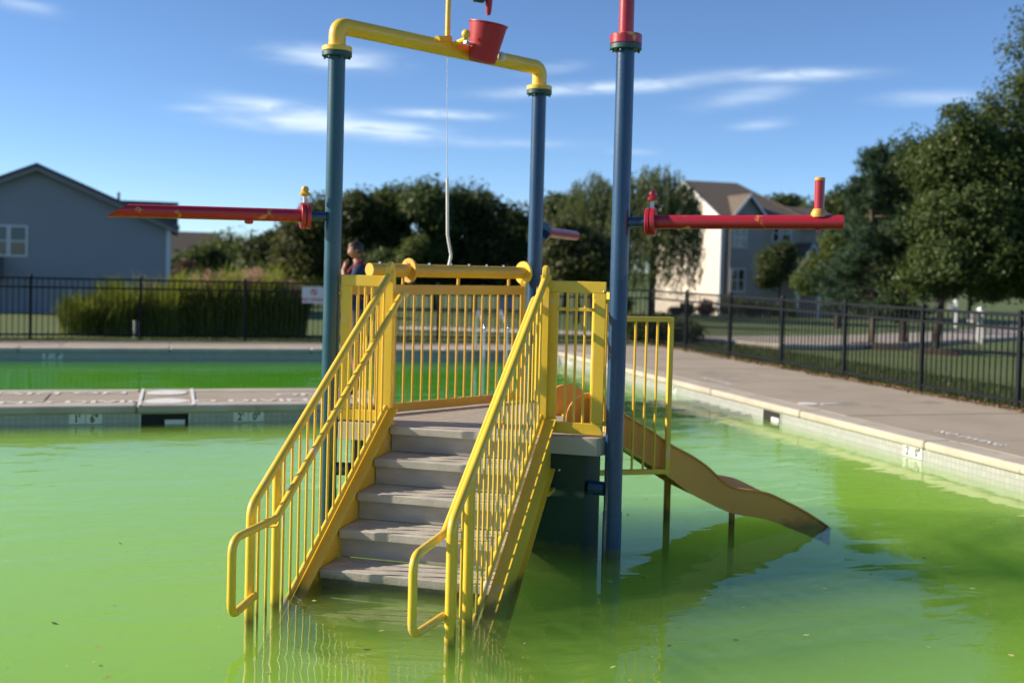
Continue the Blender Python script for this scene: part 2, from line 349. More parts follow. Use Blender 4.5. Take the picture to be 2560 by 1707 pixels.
# street beyond the right lawn
road_pts_lo = [(-3,29.9),(2.2,28.3),(4.5,26.6),(6.2,25.3),(7.2,25.6),(9.4,27.8),(11.3,29.9),(13.9,33.6),(18.5,40),(30,52)]
road_pts_hi = [(-3,33),(2.2,31.4),(5.1,29.9),(7.2,31.4),(9,33.0),(11.8,36.4),(17,44),(22,52),(30,66),(44,80)]
def road():
    mb = MB(); V = []; F = []; K = 8
    for (x0, y0), (x1, y1) in zip(road_pts_lo, road_pts_hi):
        for k in range(K+1):
            t = k/K; x, y = x0+(x1-x0)*t, y0+(y1-y0)*t; V.append((x, y, hgt(x, y)+.035))
    n = len(road_pts_lo)
    for i in range(n-1):
        for k in range(K):
            F.append((i*(K+1)+k, (i+1)*(K+1)+k, (i+1)*(K+1)+k+1, i*(K+1)+k+1))
    mb.add(V, F); return mb
rd = road().obj('road', mat('road_concrete', (.36,.31,.26), (.31,.265,.225), .5, .9, .2, 20), None, 60); tag(rd, kind='structure')
for nm, pts, s in (('kerb', road_pts_lo, -1),):
    pth = []
    for i in range(len(pts)-1):
        for t in np.linspace(0, 1, 8, endpoint=False):
            x = pts[i][0]+(pts[i+1][0]-pts[i][0])*t; y = pts[i][1]+(pts[i+1][1]-pts[i][1])*t; pth.append((x, y, hgt(x, y)+.06))
    k = MB().tube(pth, .07, 6).obj(nm, COPE, None); tag(k, kind='structure')

# water
def water_mat(vol, clear=False):
    m = bpy.data.materials.new('green_pool_water'); m.use_nodes = True; nt = m.node_tree; N = nt.nodes; L = nt.links.new; N.clear()
    out = N.new('ShaderNodeOutputMaterial'); tc = N.new('ShaderNodeTexCoord')
    vp = N.new('ShaderNodeVolumePrincipled'); vp.inputs['Density'].default_value = 1.25; vp.inputs['Color'].default_value = (*vol, 1); vp.inputs['Anisotropy'].default_value = .1
    L(vp.outputs[0], out.inputs['Volume'])
    if clear:                                     # the joint between two bodies of water: nothing to see there
        t = N.new('ShaderNodeBsdfTransparent'); L(t.outputs[0], out.inputs[0]); return m
    def noise(sc, st, det=3, dist=0., rough=.5):
        mp = N.new('ShaderNodeMapping'); mp.inputs['Scale'].default_value = st; L(tc.outputs['Object'], mp.inputs[0])
        n = N.new('ShaderNodeTexNoise'); n.inputs['Scale'].default_value = sc; n.inputs['Detail'].default_value = det; n.inputs['Distortion'].default_value = dist; n.inputs['Roughness'].default_value = rough
        L(mp.outputs[0], n.inputs['Vector']); return n.outputs[0]
    # relief: long lazy swell, and finer ripples where the air stirs the surface
    sw = noise(1.5, (1, 1.8, 1), 2, .4); rp = noise(3.2, (.55, 1.9, 1), 3, .8); fine = noise(9, (.6, 1.6, 1), 2)
    area = noise(.22, (1, 1, 1), 2); ar = N.new('ShaderNodeMapRange'); ar.inputs[1].default_value = .42; ar.inputs[2].default_value = .62; L(area, ar.inputs[0])
    def mm(op, a, b):
        n = N.new('ShaderNodeMath'); n.operation = op
        for i, v in enumerate((a, b)):
            if isinstance(v, (int, float)): n.inputs[i].default_value = v
            else: L(v, n.inputs[i])
        return n.outputs[0]
    hh = mm('ADD', mm('MULTIPLY', sw, .9), mm('ADD', mm('MULTIPLY', mm('MULTIPLY', rp, ar.outputs[0]), .62), mm('MULTIPLY', fine, .02)))
    bp = N.new('ShaderNodeBump'); bp.inputs['Strength'].default_value = .17; bp.inputs['Distance'].default_value = .05; L(hh, bp.inputs['Height'])
    body = N.new('ShaderNodeBsdfTransparent'); body.inputs[0].default_value = (1,1,1,1)
    gl = N.new('ShaderNodeBsdfGlossy'); gl.inputs['Roughness'].default_value = .012; L(bp.outputs[0], gl.inputs['Normal'])
    fr = N.new('ShaderNodeFresnel'); fr.inputs[0].default_value = 1.333; L(bp.outputs[0], fr.inputs['Normal'])
    ms = N.new('ShaderNodeMixShader'); ge = N.new('ShaderNodeNewGeometry'); L(mm('MULTIPLY', fr.outputs[0], mm('SUBTRACT', 1., ge.outputs['Backfacing'])), ms.inputs[0]); L(body.outputs[0], ms.inputs[1]); L(gl.outputs[0], ms.inputs[2]); L(ms.outputs[0], out.inputs[0])
    return m
# the far basin is deeper and greener; the water shades from one to the other in bands
water = None
edges = [QN-.02, 12.72, 13.0, 13.3, 13.6, 13.9, 14.18, QF+.02]
for i in range(7):
    k = i/6; vol = tuple(a_*(1-k)+b_*k for a_, b_ in zip((.545,.875,.165), (.17,.56,.055)))
    q = MB(); x0, x1, y0, y1 = PL-.02, PR+.02, edges[i]+(.0005 if i else 0), edges[i+1]-(.0005 if i < 6 else 0)
    q.box(x0, x1, y0, y1, -.9, 0.); q.m = [1, 0, 1, 1, 1, 1]
    o = q.obj('water' if water is None else 'water_band', [water_mat(vol), water_mat(vol, True)], water, 0)
    if water is None: water = o; water.rotation_euler = deck_rot(); tag(water, kind='structure')

# ------------------------------------------------------------------ the play structure
SM = Vector((-.2701, 7.2179, 0)); SA = R_(14.5)
S = empty('water_play_structure', SM, -SA)
tag(S, 'yellow, blue and red water play structure with stairs and slide standing in green water', 'play structure')
Sinv = (Matrix.Translation(SM) @ Matrix.Rotation(-SA, 4, 'Z')).inverted()
def loc(w): return Sinv @ Vector(w)
PL_, PR_, PB_ = Vector((-.967,0,0)), Vector((.967,0,0)), Vector((.02,1.69,0))
PD = .745                                        # platform level
# posts
for nm, P, lab in (('post', PL_, None), ('post', PR_, None), ('post', PB_, None)):
    o = MB().tube([P+Vector((0,0,-.62)), P+Vector((0,0,3.165))], .057, 20).obj(nm, BLUT if P is PL_ else BLU, S)
    MB().tube([P+Vector((0,0,-.62)), P+Vector((0,0,.28))], .0605, 20).obj('sleeve', BLUT if P is PL_ else BLU, o)
    MB().disc(P+Vector((0,0,3.165)), (0,0,1), .1, .034).obj('flange', TEAL, o)
    for k in range(6):
        a = math.pi/3*k+.3; MB().tube([P+Vector((.082*math.cos(a), .082*math.sin(a), 3.15)), P+Vector((.082*math.cos(a), .082*math.sin(a), 3.165))], .008, 6).obj('bolt', TEAL, o)
    MB().disc(P+Vector((0,0,-.62)), (0,0,1), .12, .02).obj('base_plate', BLU, o)
# arch pipe from the left post to the back post
za = 3.375
apts = fillet([PL_+Vector((0,0,3.23)), PL_+Vector((0,0,za)), PB_+Vector((0,0,za)), PB_+Vector((0,0,3.23))], .15, 10)
arch = MB().tube(apts, .057, 20).obj('arch_pipe', YEL, S)
for P in (PL_, PB_): MB().disc(P+Vector((0,0,3.199)), (0,0,1), .1, .034).obj('flange', YEL, arch)
# red riser on the right post
rr = MB().tube([PR_+Vector((0,0,3.25)), PR_+Vector((0,0,4.7))], .047, 20).obj('riser_pipe', RED, S)
MB().disc(PR_+Vector((0,0,3.199)), (0,0,1), .1, .062).obj('flange', RED, rr)
# spray arms
def arm(w0, w1, kind):
    p0, p1 = loc(w0), loc(w1); d = (p1-p0).normalized(); ln = (p1-p0).length
    o = empty('spray_arm'); o.parent = S
    MB().tube([p0, p0+d*.12], .031, 14).obj('stub', BLU, o)
    f0 = p0+d*.105
    MB().disc(f0, d, .088, .028).obj('flange', BLU if kind == 'back' else RED, o)
    MB().disc(f0+d*.032, d, .088, .03).obj('flange', RED, o)
    vb = f0+d*.035+Vector((0,0,.083))
    MB().tube([vb, vb+Vector((0,0,.055))], .013, 10).obj('valve_neck', WHT, o)
    MB().lathe([(.012,0),(.034,.008),(.036,.02),(.022,.03),(.026,.045),(.02,.062),(.006,.07)], vb+Vector((0,0,.045)), (0,0,1), 14).obj('valve_cap', RED if kind != 'left' else YELO, o)
    pts = [f0+d*.06, f0+d*.09, p1]
    t = MB()
    if kind == 'left':                            # slant-cut open end
        n = 18; e = Vector((0,0,1)); g = d.cross(e); V = []; R = .043
        for c, sl in ((f0+d*.06, 0), (p1, .07)):
            for j in range(n):
                a = 2*math.pi*j/n; V.append(c + (g*math.cos(a)+e*math.sin(a))*R - d*(math.sin(a)*sl))
        t.add(V, [(j, (j+1) % n, n+(j+1) % n, n+j) for j in range(n)] + [tuple(range(n))[::-1], tuple(range(n, 2*n))])
    else:
        t.tube([f0+d*.06, p1-d*.006], .043, 18); t.disc(p1-d*.006, d, .043, .006, 18, .003)
    t.obj('pipe', RED, o)
    if kind == 'right':
        b = p1-d*.145
        MB().tube([b+Vector((0,0,.036)), b+Vector((0,0,.245))], .030, 14).obj('nozzle', RED, o)
        MB().lathe([(.045,.03),(.047,.05),(.036,.075),(.031,.08)], b, (0,0,1), 14).obj('collar', YELO, o)
        MB().disc(b+Vector((0,0,.245)), (0,0,1), .031, .02, 14).obj('nozzle_cap', YELO, o)
        MB().tube([b-Vector((0,0,.04)), b-Vector((0,0,.062))], .014, 10).obj('drain_plug', RED, o)
    if kind == 'left':
        b = p0+d*.50
        MB().lathe([(.03,0),(.028,.02),(.018,.028)], b-Vector((0,0,.036)), (0,0,-1), 12).obj('drain_plug', RED, o)
    return o
arm((.668+.05, 6.96, 2.10), (1.955, 6.62, 2.117), 'right')
arm((-1.206-.05, 7.445, 2.106), (-2.50, 7.03, 2.092), 'left')
arm((.175, 8.90, 2.095), (.56, 10.1, 2.098), 'back')
# tipping bucket on the arch
AD = (PB_-PL_).normalized(); AN = Vector((AD.y, -AD.x, 0))         # along the arch / towards the stairs
def onarch(t): return PL_ + (PB_-PL_)*t + Vector((0,0,za))
bc = onarch(.60) + AN*.19 + Vector((0,0,.045))
bk = MB(); 
T = Matrix.Translation(bc) @ Matrix.Rotation(R_(11), 4, AN.cross(Vector((0,0,1))).cross(Vector((0,0,1)))) 
vax = (Matrix.Rotation(R_(-10), 3, Vector((math.sin(-SA), -math.cos(-SA), 0)).normalized()) @ Vector((0,0,1)))
bucket = MB().lathe([(.094,-.135),(.100,-.13),(.138,.13),(.145,.134),(.145,.142),(.135,.142),(.096,-.12),(.01,-.12)], bc, vax, 28).obj('tipping_bucket', REDC, S)
MB().tube([bc-AD*.20-Vector((0,0,.02)), bc+AD*.19-Vector((0,0,.05))], .012, 10).obj('axle', STEEL, bucket)
MB().sphere(bc+AD*.175-Vector((0,0,.075)), .032).obj('pivot_ball', WHT, bucket)
MB().sphere(bc-AD*.19+Vector((0,0,.035)), .033).obj('pivot_bracket', YEL, bucket)
MB().tube([bc+AD*.17-Vector((0,0,.05)), onarch(.69)+Vector((0,0,.02))], .018, 8).obj('pivot_arm', YEL, bucket)
MB().tube([bc-AD*.19, onarch(.51)+Vector((0,0,.02))], .018, 8).obj('pivot_arm', YEL, bucket)
# feed pipe standing on the arch
fb = onarch(.50)
feed = MB().tube([fb+Vector((0,0,.05)), fb+Vector((0,0,.40))], .019, 12).obj('feed_pipe', YEL, S)
sd = (AN*.85-AD*.5).normalized()
MB().tube([fb-AD*.145+AN*.05+Vector((0,0,.035)), fb+AD*.01+AN*.01+Vector((0,0,.068))], .026, 10).obj('saddle', YEL, feed)
pth = fillet([fb+Vector((0,0,.36)), fb+Vector((0,0,.45)), fb+AD*.34+AN*.12+Vector((0,0,.43))], .06, 6)
MB().lathe([(.02,0),(.05,.02),(.08,.06),(.08,.09)], fb+Vector((0,0,.37)), (0,0,1), 16).obj('funnel', YEL, feed)
MB().tube(pth, .022, 12).obj('elbow', YEL, feed)
MB().tube([fb+AD*.17+AN*.08+Vector((0,0,.40)), fb+AD*.25+AN*.1+Vector((0,0,.40))], .042, 14).obj('valve_body', TEAL, feed)
nz0 = fb+AD*.29+AN*.12
MB().lathe([(.012,0),(.02,.02),(.03,.13),(.042,.3)], nz0+Vector((0,0,.275)), (0,0,1), 14).obj('drip_nozzle', REDC, feed)
# hose hanging from the arch to the pipe rail
hb = onarch(.50)
MB().tube([hb-Vector((0,0,.05)), hb+AD*.012-Vector((0,0,.5)), hb+AD*.03-Vector((0,0,.95))], [.002,.0022,.0035], 8).obj('hose', WHT, S)
MB().tube(fillet([hb+AD*.03-Vector((0,0,.94)), hb+AD*.045-Vector((0,0,1.35)), hb+AD*.085-Vector((0,0,1.5)), hb+AD*.055-Vector((0,0,1.62))], .05, 5), .011, 10).obj('hose', WHT, S)
# platform
plat = empty('platform'); plat.parent = S
corner = [(-.87,-.055),(.87,-.055),(.955,.085),(.10,1.565),(-.10,1.565),(-.955,.085)]
def clip_row(y0, y1):                             # the strip of the deck polygon between two rows
    poly = corner
    for sgn, lim in ((1, y0), (-1, y1)):
        out = []
        for i in range(len(poly)):
            a, b = poly[i], poly[(i+1) % len(poly)]; da, db = sgn*(a[1]-lim), sgn*(b[1]-lim)
            if da >= 0: out.append(a)
            if da*db < 0: t = da/(da-db); out.append((a[0]+(b[0]-a[0])*t, a[1]+(b[1]-a[1])*t))
        poly = out
    return poly
nrow = 12
for i in range(nrow):
    y0 = -.055+(1.62/nrow)*i; pl = clip_row(y0+.003, y0+1.62/nrow-.003)
    if len(pl) > 2:
        m = MB().prism(pl, PD-.03, PD)
        m.obj('plank', PLK, plat, 0)
fas = M_['fascia'] = mat('fascia_beige', (.52,.46,.36), (.43,.38,.30), 3, .6, .05)
for i in range(6):
    a, b = Vector((*corner[i], 0)), Vector((*corner[(i+1) % 6], 0)); d = (b-a).normalized(); n = Vector((d.y, -d.x, 0))
    pl = [(a-n*.03).xy, (b-n*.03).xy, (b+n*.004).xy, (a+n*.004).xy]
    MB().prism([tuple(q) for q in pl], PD-.112, PD-.004).obj('fascia', fas, plat, 0)
sk = [(x*.90, .5+(y-.5)*.90) for x, y in corner]
MB().prism(sk, -.62, PD-.11).obj('skirt', SKT, S, 0)
for ps_ in ((.62,.0),(.2,.0),(-.7,.0)): MB().sphere((ps_[0], sk[0][1]-.001, .52), .008, 8, 6).obj('bolt_head', STEEL, plat)
MB().tube([PR_+Vector((-.05,0,.42)), PR_+Vector((-.15,.02,.42))], .045, 12).obj('bracket', BLU, plat)
MB().tube([PL_+Vector((.05,0,.42)), PL_+Vector((.15,.02,.42))], .045, 12).obj('bracket', BLU, plat)
# guard panels: flat plate frame with bars
def panel(p0, p1, z0, z1, bars, plate=.075, crossbar=None, r=.0085, top=None, bot=None, th=.012, m=YEL, mb_=None):
    p0, p1 = Vector((*p0,0)), Vector((*p1,0)); d = (p1-p0); L = d.length; d.normalize(); n = Vector((-d.y, d.x, 0))
    Mx = Matrix(((d.x, n.x, 0, p0.x), (d.y, n.y, 0, p0.y), (0, 0, 1, 0), (0, 0, 0, 1)))
    o = empty('guard_panel'); o.parent = S
    top = top or plate; bot = bot or plate
    def bar(nm, b, mt):
        q = MB().box(*b, Mx).obj(nm, mt, o, 0); bv = q.modifiers.new('b', 'BEVEL'); bv.width = .0035; bv.segments = 2; return q
    bar('top_plate', (0, L, -th, th, z1-top, z1), m); bar('bottom_plate', (0, L, -th, th, z0, z0+bot), mb_ or m)
    if plate:
        bar('side_plate', (0, plate, -th+.001, th-.001, z0+bot, z1-top), m); bar('side_plate', (L-plate, L, -th+.001, th-.001, z0+bot, z1-top), m)
    if crossbar: bar('crossbar', (plate, L-plate, -.008, .008, crossbar-.011, crossbar+.011), m)
    me = MB().tube([(0,0,z0+bot-.005), (0,0,z1-top+.005)], r, 8).mesh('bar', m)
    for i in range(bars):
        t = plate + (L-2*plate)*(i+1)/(bars+1) if plate else L*(i+.5)/bars
        q = link('bar', me, o); q.location = p0+d*t
    return o
gp = panel((.515,-.012), (.892,-.012), .757, 1.722, 3, .073, 1.545)
for z in (.8, 1.66):
    for t in (.53, .88): MB().sphere((t, -.026, z), .009, 8, 6).obj('bolt_head', STEEL, gp)
for z in (1.60, .83): MB().tube([(.885,-.0,z), (.93,.0,z)], .014, 8).obj('clamp', YEL, gp)
gp = panel((-.892,-.012), (-.555,-.012), .757, 1.722, 3, .073)
for z in (1.60, .83): MB().tube([(-.885,-.0,z), (-.93,.0,z)], .014, 8).obj('clamp', YEL, gp)
# long guard on the back-left edge, pipe rail above it
e0, e1 = PL_+AD*.09, PB_-AD*.10
panel(e0.xy, e1.xy, .757, 1.655, 21, .0, None, .0088, .068, .062, .011, YELO, YELO)
for P in (PL_+AD*.11, PB_-AD*.12): MB().box(P.x-.02, P.x+.02, P.y-.02, P.y+.02, .75, 1.70).obj('guard_post', YEL, S, 0)
pr0, pr1 = PL_+AD*.31+Vector((0,0,1.757)), PB_-AD*.135+Vector((0,0,1.757))
prail = MB().tube([pr0, pr1], .047, 18).obj('pipe_rail', YELO, S)
MB().disc(pr1, AD, .09, .022, 24).obj('flange', YEL, prail)
MB().disc(PL_+(PB_-PL_)*.335+Vector((0,0,1.757)), AD, .088, .022, 24).obj('flange', YELO, prail)
for t in (.06, .22, .36, .50, .62, .74, .86):
    c = pr0+(pr1-pr0)*t; MB().lathe([(.008,0),(.008,.012),(.004,.016)], c+Vector((0,0,.044)), (0,0,1), 8).obj('spray_hole', STEEL, prail)
for t in (.2, .55, .9):
    c = pr0+(pr1-pr0)*t; MB().tube([c-Vector((0,0,.1)), c-Vector((0,0,.04))], .012, 8).obj('bracket', YELO, prail)
# short guards either side of the slide opening
RB = (PB_-PR_).normalized(); RN = Vector((RB.y, -RB.x, 0))
panel((PR_+RB*.09).xy, (PR_+RB*.47).xy, .757, 1.655, 3, .05)
panel((PR_+RB*1.30).xy, (PB_-RB*.10).xy, .757, 1.655, 4, .05)
g0 = PR_+RB*.47+RN*.03
panel(g0.xy, (g0+RN*.545).xy, .42, 1.49, 5, .034, None, .0085, .034, .034, .016)
# slide
def slide():
    o = empty('slide'); o.parent = S
    st = [0.,.13,.27,.44,.62,.76,.90,1.0,1.09,1.22,1.36,1.48,1.62,1.75,1.86]
    bot = [.735,.675,.60,.49,.372,.266,.198,.15,.114,.094,.066,.02,-.035,-.09,-.14]
    top = [.93,.90,.815,.72,.60,.535,.445,.345,.297,.282,.257,.20,.135,.06,-.01]
    bed = [.752,.705,.635,.53,.425,.345,.27,.20,.155,.135,.115,.075,.02,-.045,-.11]
    ax0 = PR_+RB*.80
    tt = np.linspace(0, 1.86, 48)
    def smooth(v):
        y = np.interp(np.linspace(0, 1.86, 373), st, v); k = np.hanning(41); k /= k.sum()
        y = np.convolve(np.concatenate([[2*y[0]-y[i] for i in range(20, 0, -1)], y, [2*y[-1]-y[-1-i] for i in range(1, 21)]]), k, 'valid'); return np.interp(tt, np.linspace(0, 1.86, 373), y)
    V = []; F = []; sec = []
    for s, b, t, e in zip(tt, smooth(bot), smooth(top), smooth(bed)):
        c = ax0+RN*s; hw = .285-.02*s/1.86; e = min(e-.03, t-.05)
        prof = [(-hw-.004, b), (-hw-.004, t-.012), (-hw-.016, t-.010), (-hw-.018, t), (-hw-.008, t+.006), (-hw+.012, t+.004), (-hw+.016, t-.010), (-hw+.03, e+.06), (-hw+.075, e+.012), (-.1, e), (.1, e), (hw-.075, e+.012), (hw-.03, e+.06), (hw-.016, t-.010), (hw-.012, t+.004), (hw+.008, t+.006), (hw+.018, t), (hw+.016, t-.010), (hw+.004, t-.012), (hw+.004, b), (hw-.012, b), (hw-.03, min(b+.05, e)), (-hw+.03, min(b+.05, e)), (-hw+.012, b)]
        sec.append([c + RB*x + Vector((0,0,z)) for x, z in prof])
    n = len(sec[0])
    for g in sec: V += g
    for i in range(len(sec)-1):
        for j in range(n): F.append((i*n+j, i*n+(j+1) % n, (i+1)*n+(j+1) % n, (i+1)*n+j))
    F += [tuple(range(n)), tuple(range((len(sec)-1)*n, len(sec)*n))[::-1]]
    MB().add(V, F).obj('chute', SLD, o, 50)
    for s in (-1, 1):                             # rounded ears at the entrance
        c = ax0+RB*(s*.268)+RN*.02+Vector((0,0,.80)); 
        mb = MB(); k = 14; P = [(-.17, -.06)] + [(-.17*math.cos(math.pi*i/k), .17*math.sin(math.pi*i/k)) for i in range(k+1)] + [(.17, -.06)]
        V = [c+RN*x+Vector((0,0,z))+RB*(.012*e) for e in (-1, 1) for x, z in P]; m = len(P)
        mb.add(V, [tuple(range(m))[::-1], tuple(range(m, 2*m))] + [(i, (i+1) % m, m+(i+1) % m, m+i) for i in range(m)]).obj('entrance_ear', SLD, o)
    MB().box(0,.56*1,-.03,.03,0,.012, Matrix(((RB.x,RN.x,0,(PR_+RB*.52).x),(RB.y,RN.y,0,(PR_+RB*.52).y),(0,0,1,PD+.004),(0,0,0,1)))).obj('entrance_lip', YEL, o, 0)
    lg = loc((1.185, 8.2, 0))
    MB().tube([lg+Vector((0,0,-.62)), lg+Vector((0,0,.42))], .026, 14).obj('leg', YELO, o)
    lg = loc((1.63, 8.02, 0))
    MB().tube([lg+Vector((0,0,-.62)), lg+Vector((0,0,.10))], .022, 14).obj('leg', SLD, o)
    return o
slide()
# stairs
SLP, RISE, RUN, B0 = .62, .165, .266, -.12
A0, A1 = -.49, .553
def zn(b): return PD + SLP*(b-B0)
stairs = empty('stairs'); stairs.parent = S
for i in range(7):
    z = PD-RISE*i; b = B0-RUN*i
    if i == 0: box = (A0, A1, b, -.058, z-.052, z-.001)
    else: box = (A0, A1, b, b+RUN+.03, z-.052, z)
    t = MB().box(*box).obj('tread', TRD, stairs, 0); bv = t.modifiers.new('b', 'BEVEL'); bv.width = .006; bv.segments = 2
    g = MB()
    for k in range(4): g.box(A0+.02, A1-.02, b+.018+.05*k, b+.032+.05*k, z-.002, z+.003)
    if i: g.obj('grip_strip', TRD, t, 0)
    if z > -.45: MB().box(A0, A1, b+.042, b+.056, z-RISE, z-.05).obj('riser', RSR, stairs, 0)
def stringer(a, s):
    q = MB(); b0, b1 = -.03, -2.25
    def sec(b, top): return zn(b)+top
    th = .006
    for (o0, o1, t0, t1) in ((a-th, a+th, .047, -.27), (a-th-.03, a+th+.03, .047, .055) , (a-th-.03, a+th+.03, -.27, -.278)):
        V = [(x, b, zn(b)+t) for b in (b0, b1) for x, t in ((o0, t1), (o1, t1), (o1, t0), (o0, t0))]
        q.add(V, [(0,1,2,3), (7,6,5,4), (0,4,5,1), (1,5,6,2), (2,6,7,3), (3,7,4,0)])
    return q.obj('stringer', YEL, stairs, 0)
stringer(-.503, -1); stringer(.562, 1)
MB().box(.52, .60, -.20, -.02, PD-.36, PD-.335).obj('stringer_bracket', YEL, stairs, 0)
def rail(a, sgn):                                 # sgn: +1 when the stairs lie on the larger-a side
    o = empty('stair_railing'); o.parent = S
    zt = lambda b: 1.735 + SLP*(b+.03)
    bf = -1.90; ai = a+sgn*.075
    MB().tube(fillet([(a,.02,zt(-.03)+.0), (a,-.03,zt(-.03)), (a,bf,zt(bf)), (a,bf-.005,-.62)], .10, 8), .0235, 14).obj('top_rail', YEL, o)
    MB().tube([(a,-1.62,-.62), (a,-1.62,zt(-1.62))], .0235, 14).obj('post', YEL, o)
    MB().box(a-.028, a+.028, -.055, .0, .70, 1.755).obj('post', YEL, o, 0)
    MB().disc((a-.014, -.028, 1.765), (1,0,0), .052, .028, 20).obj('post_cap', YEL, o)
    MB().box(a-.05, a+.05, -.075, .02, PD+.0, PD+.008).obj('post_foot', YELO, o, 0)
    zb = lambda b: zn(b)+.082
    MB().tube([(a,-.06,zb(-.06)), (a,-1.89,zb(-1.89))], .016, 12).obj('bottom_rail', YEL, o)
    k = 0; b = -.135
    while b > -1.86:
        if abs(b+1.62) > .045:
            MB().tube([(a,b,zb(b)), (a,b,zt(b))], .0078, 8).obj('picket', YEL, o)
        b -= .0935
    hz = lambda b: 1.58 + SLP*(b+.03)
    bl = -1.775; hl = hz(bl)
    H = fillet([(ai,.07,hz(-.01)+.012), (ai,-.02,hz(-.02)+.012), (ai,bl,hl), (ai,-2.225,hl-.004), (ai,-2.225,.13), (a+sgn*.03,-1.905,.135)], .075, 8)
    MB().tube(H, .0205, 14).obj('handrail', YEL, o)
    for b in (-.12, -.95, -1.74):
        z = hz(b)
        MB().tube(fillet([(ai,b,z-.015), (ai,b,z-.07), (a,b,z-.075)], .03, 4), .0075, 8).obj('rail_bracket', YEL, o)
    return o
rail(-.542, 1); rail(.505, -1)

# ------------------------------------------------------------------ fittings of the pool
def wallM(origin, xdir, zdir=Vector((0,0,1))):    # frame on a wall: x along it, y up, z out of it
    x = Vector(xdir).normalized(); n = x.cross(zdir); M = Matrix((x, zdir, n)).transposed().to_4x4(); M.translation = origin; return M
def depth_marker(body_l, body_r, origin, xdir, label, w=.34, h=.105):
    M = wallM(origin, xdir); o = empty('depth_marker', origin); Mi = Matrix.Translation(-Vector(origin)) @ M
    tag(o, label, 'depth marker')
    for s, t in ((-1, body_l), (1, body_r)):
        MB().box(s*w/4-w/4+.004, s*w/4+w/4-.004, -h, 0, .001, .007, Mi).obj('tile', TILEW, o, 0)
        text_obj('numeral', t, BLK, o, Mi @ Matrix.Translation((s*w/4, -h*.5, .009)), .115, .85)
    return o
zt_ = .112
def peninsula_face(px): # p coordinate of the near face of the tongue under a pixel column
    best = min(np.arange(-13, 2.3, .01), key=lambda p: abs((lambda w: PPX + FPX*((w-EYEP).dot(RT))/((w-EYEP).dot(FW)))(W(p, PQ0, .1))-px)); return float(best)
depth_marker("1'", '6"', W(peninsula_face(214), PQ0+.04, zt_), PH, 'one foot six depth marker tiles on the wall of the near pool')
depth_marker("2'", '0"', W(peninsula_face(622), PQ0+.04, zt_), PH, 'two foot depth marker tiles on the wall left of the stairs')
depth_marker("3'", '0"', W(-2.02, QF, zt_), PH, 'depth marker tiles on the shaded far wall of the far pool')
depth_marker("2'", '0"', W(PR, 9.45, zt_), -QH, 'two foot depth marker tiles on the sunlit wall nearest the camera', .30)
depth_marker("2'", '0"', W(PR, 15.1, zt_), -QH, 'depth marker tiles on the sunlit wall behind the slide guard', .30)
depth_marker("3'", '0"', W(PR, 19.65, zt_), -QH, 'depth marker tiles on the sunlit wall seen through the right guard panel', .30)
DARK = mat('skimmer_shade', (.006,.007,.007), None, rough=.8)
def skimmer(origin, xdir, label, w=.5):
    M = wallM(origin, xdir); o = empty('skimmer', origin); Mi = Matrix.Translation(-Vector(origin)) @ M
    tag(o, label, 'skimmer')
    MB().box(-w/2, w/2, -.20, .0, .001, .004, Mi).obj('mouth', DARK, o, 0)  # flat dark plate, its colour stands in for shade inside the opening
    for b in ((-w/2-.012, -w/2, -.2, .0), (w/2, w/2+.012, -.2, .0)):
        MB().box(*b, .001, .012, Mi).obj('frame', TILEW, o, 0)
    MB().box(-.0, w*.42, -.115, -.065, .005, .016, Mi).obj('weir', WHT, o, 0)
    return o
skimmer(W(peninsula_face(412), PQ0+.04, .105), PH, 'dark skimmer opening in the wall between the two depth markers')
skimmer(W(PR, 12.2, .105), -QH, 'dark skimmer opening in the sunlit right pool wall', .42)
# painted writing on the deck
def paint(body, p, q, size, sx, rot=0.):
    z = DZ+.0065
    M = Matrix.Rotation(rot, 4, 'Z'); M.translation = (p, q, z)
    return text_obj('painted_lettering', body, PNT, deck, M, size, sx)
def strip(p0, p1, q0, q1, z=DZ+.0065): return MB().box(p0, p1, q0, q1, z-.002, z+.001).obj('painted_line', PNT, deck, 0)
def ppx(px, q):
    return float(min(np.arange(-14, 2.3, .01), key=lambda p: abs((lambda w: PPX + FPX*((w-EYEP).dot(RT))/((w-EYEP).dot(FW)))(W(p, q, .2))-px)))
paint('NO DIVING', ppx(222, 13.0), 13.0, .26, 1.35); paint('NO DIVING', ppx(626, 13.0), 13.0, .26, 1.35)
paint('NO DIVING', ppx(85, 13.85), 13.85, .26, 1.5, math.pi); paint('NO', ppx(748, 13.55), 13.55, .28, 1.3, math.pi)
q0 = ppx(354, 13.45); strip(q0-.018, q0+.018, PQ0+.01, PQ1-.01)
q1 = ppx(481, 13.45); strip(q1-.018, q1+.018, PQ0+.01, PQ1-.01)
for q in (13.02, 13.82):
    c = ppx(417, q); o = MB().lathe([(.23,0),(.23,.003)], (c, q, DZ+.0045), (0,0,1), 24).obj('painted_disc', PNT, deck, 0)
paint('NO DIVING', 7.66, 9.35, .17, 1.1, -math.pi/2); paint('NO DIVING', 7.66, 14.8, .17, 1.1, -math.pi/2)
MB().lathe([(.12,0),(.12,.003)], (7.53, 12.13, DZ+.0045), (0,0,1), 24).obj('painted_disc', PNT, deck, 0)
strip(7.70, 7.93, 12.06, 12.12)

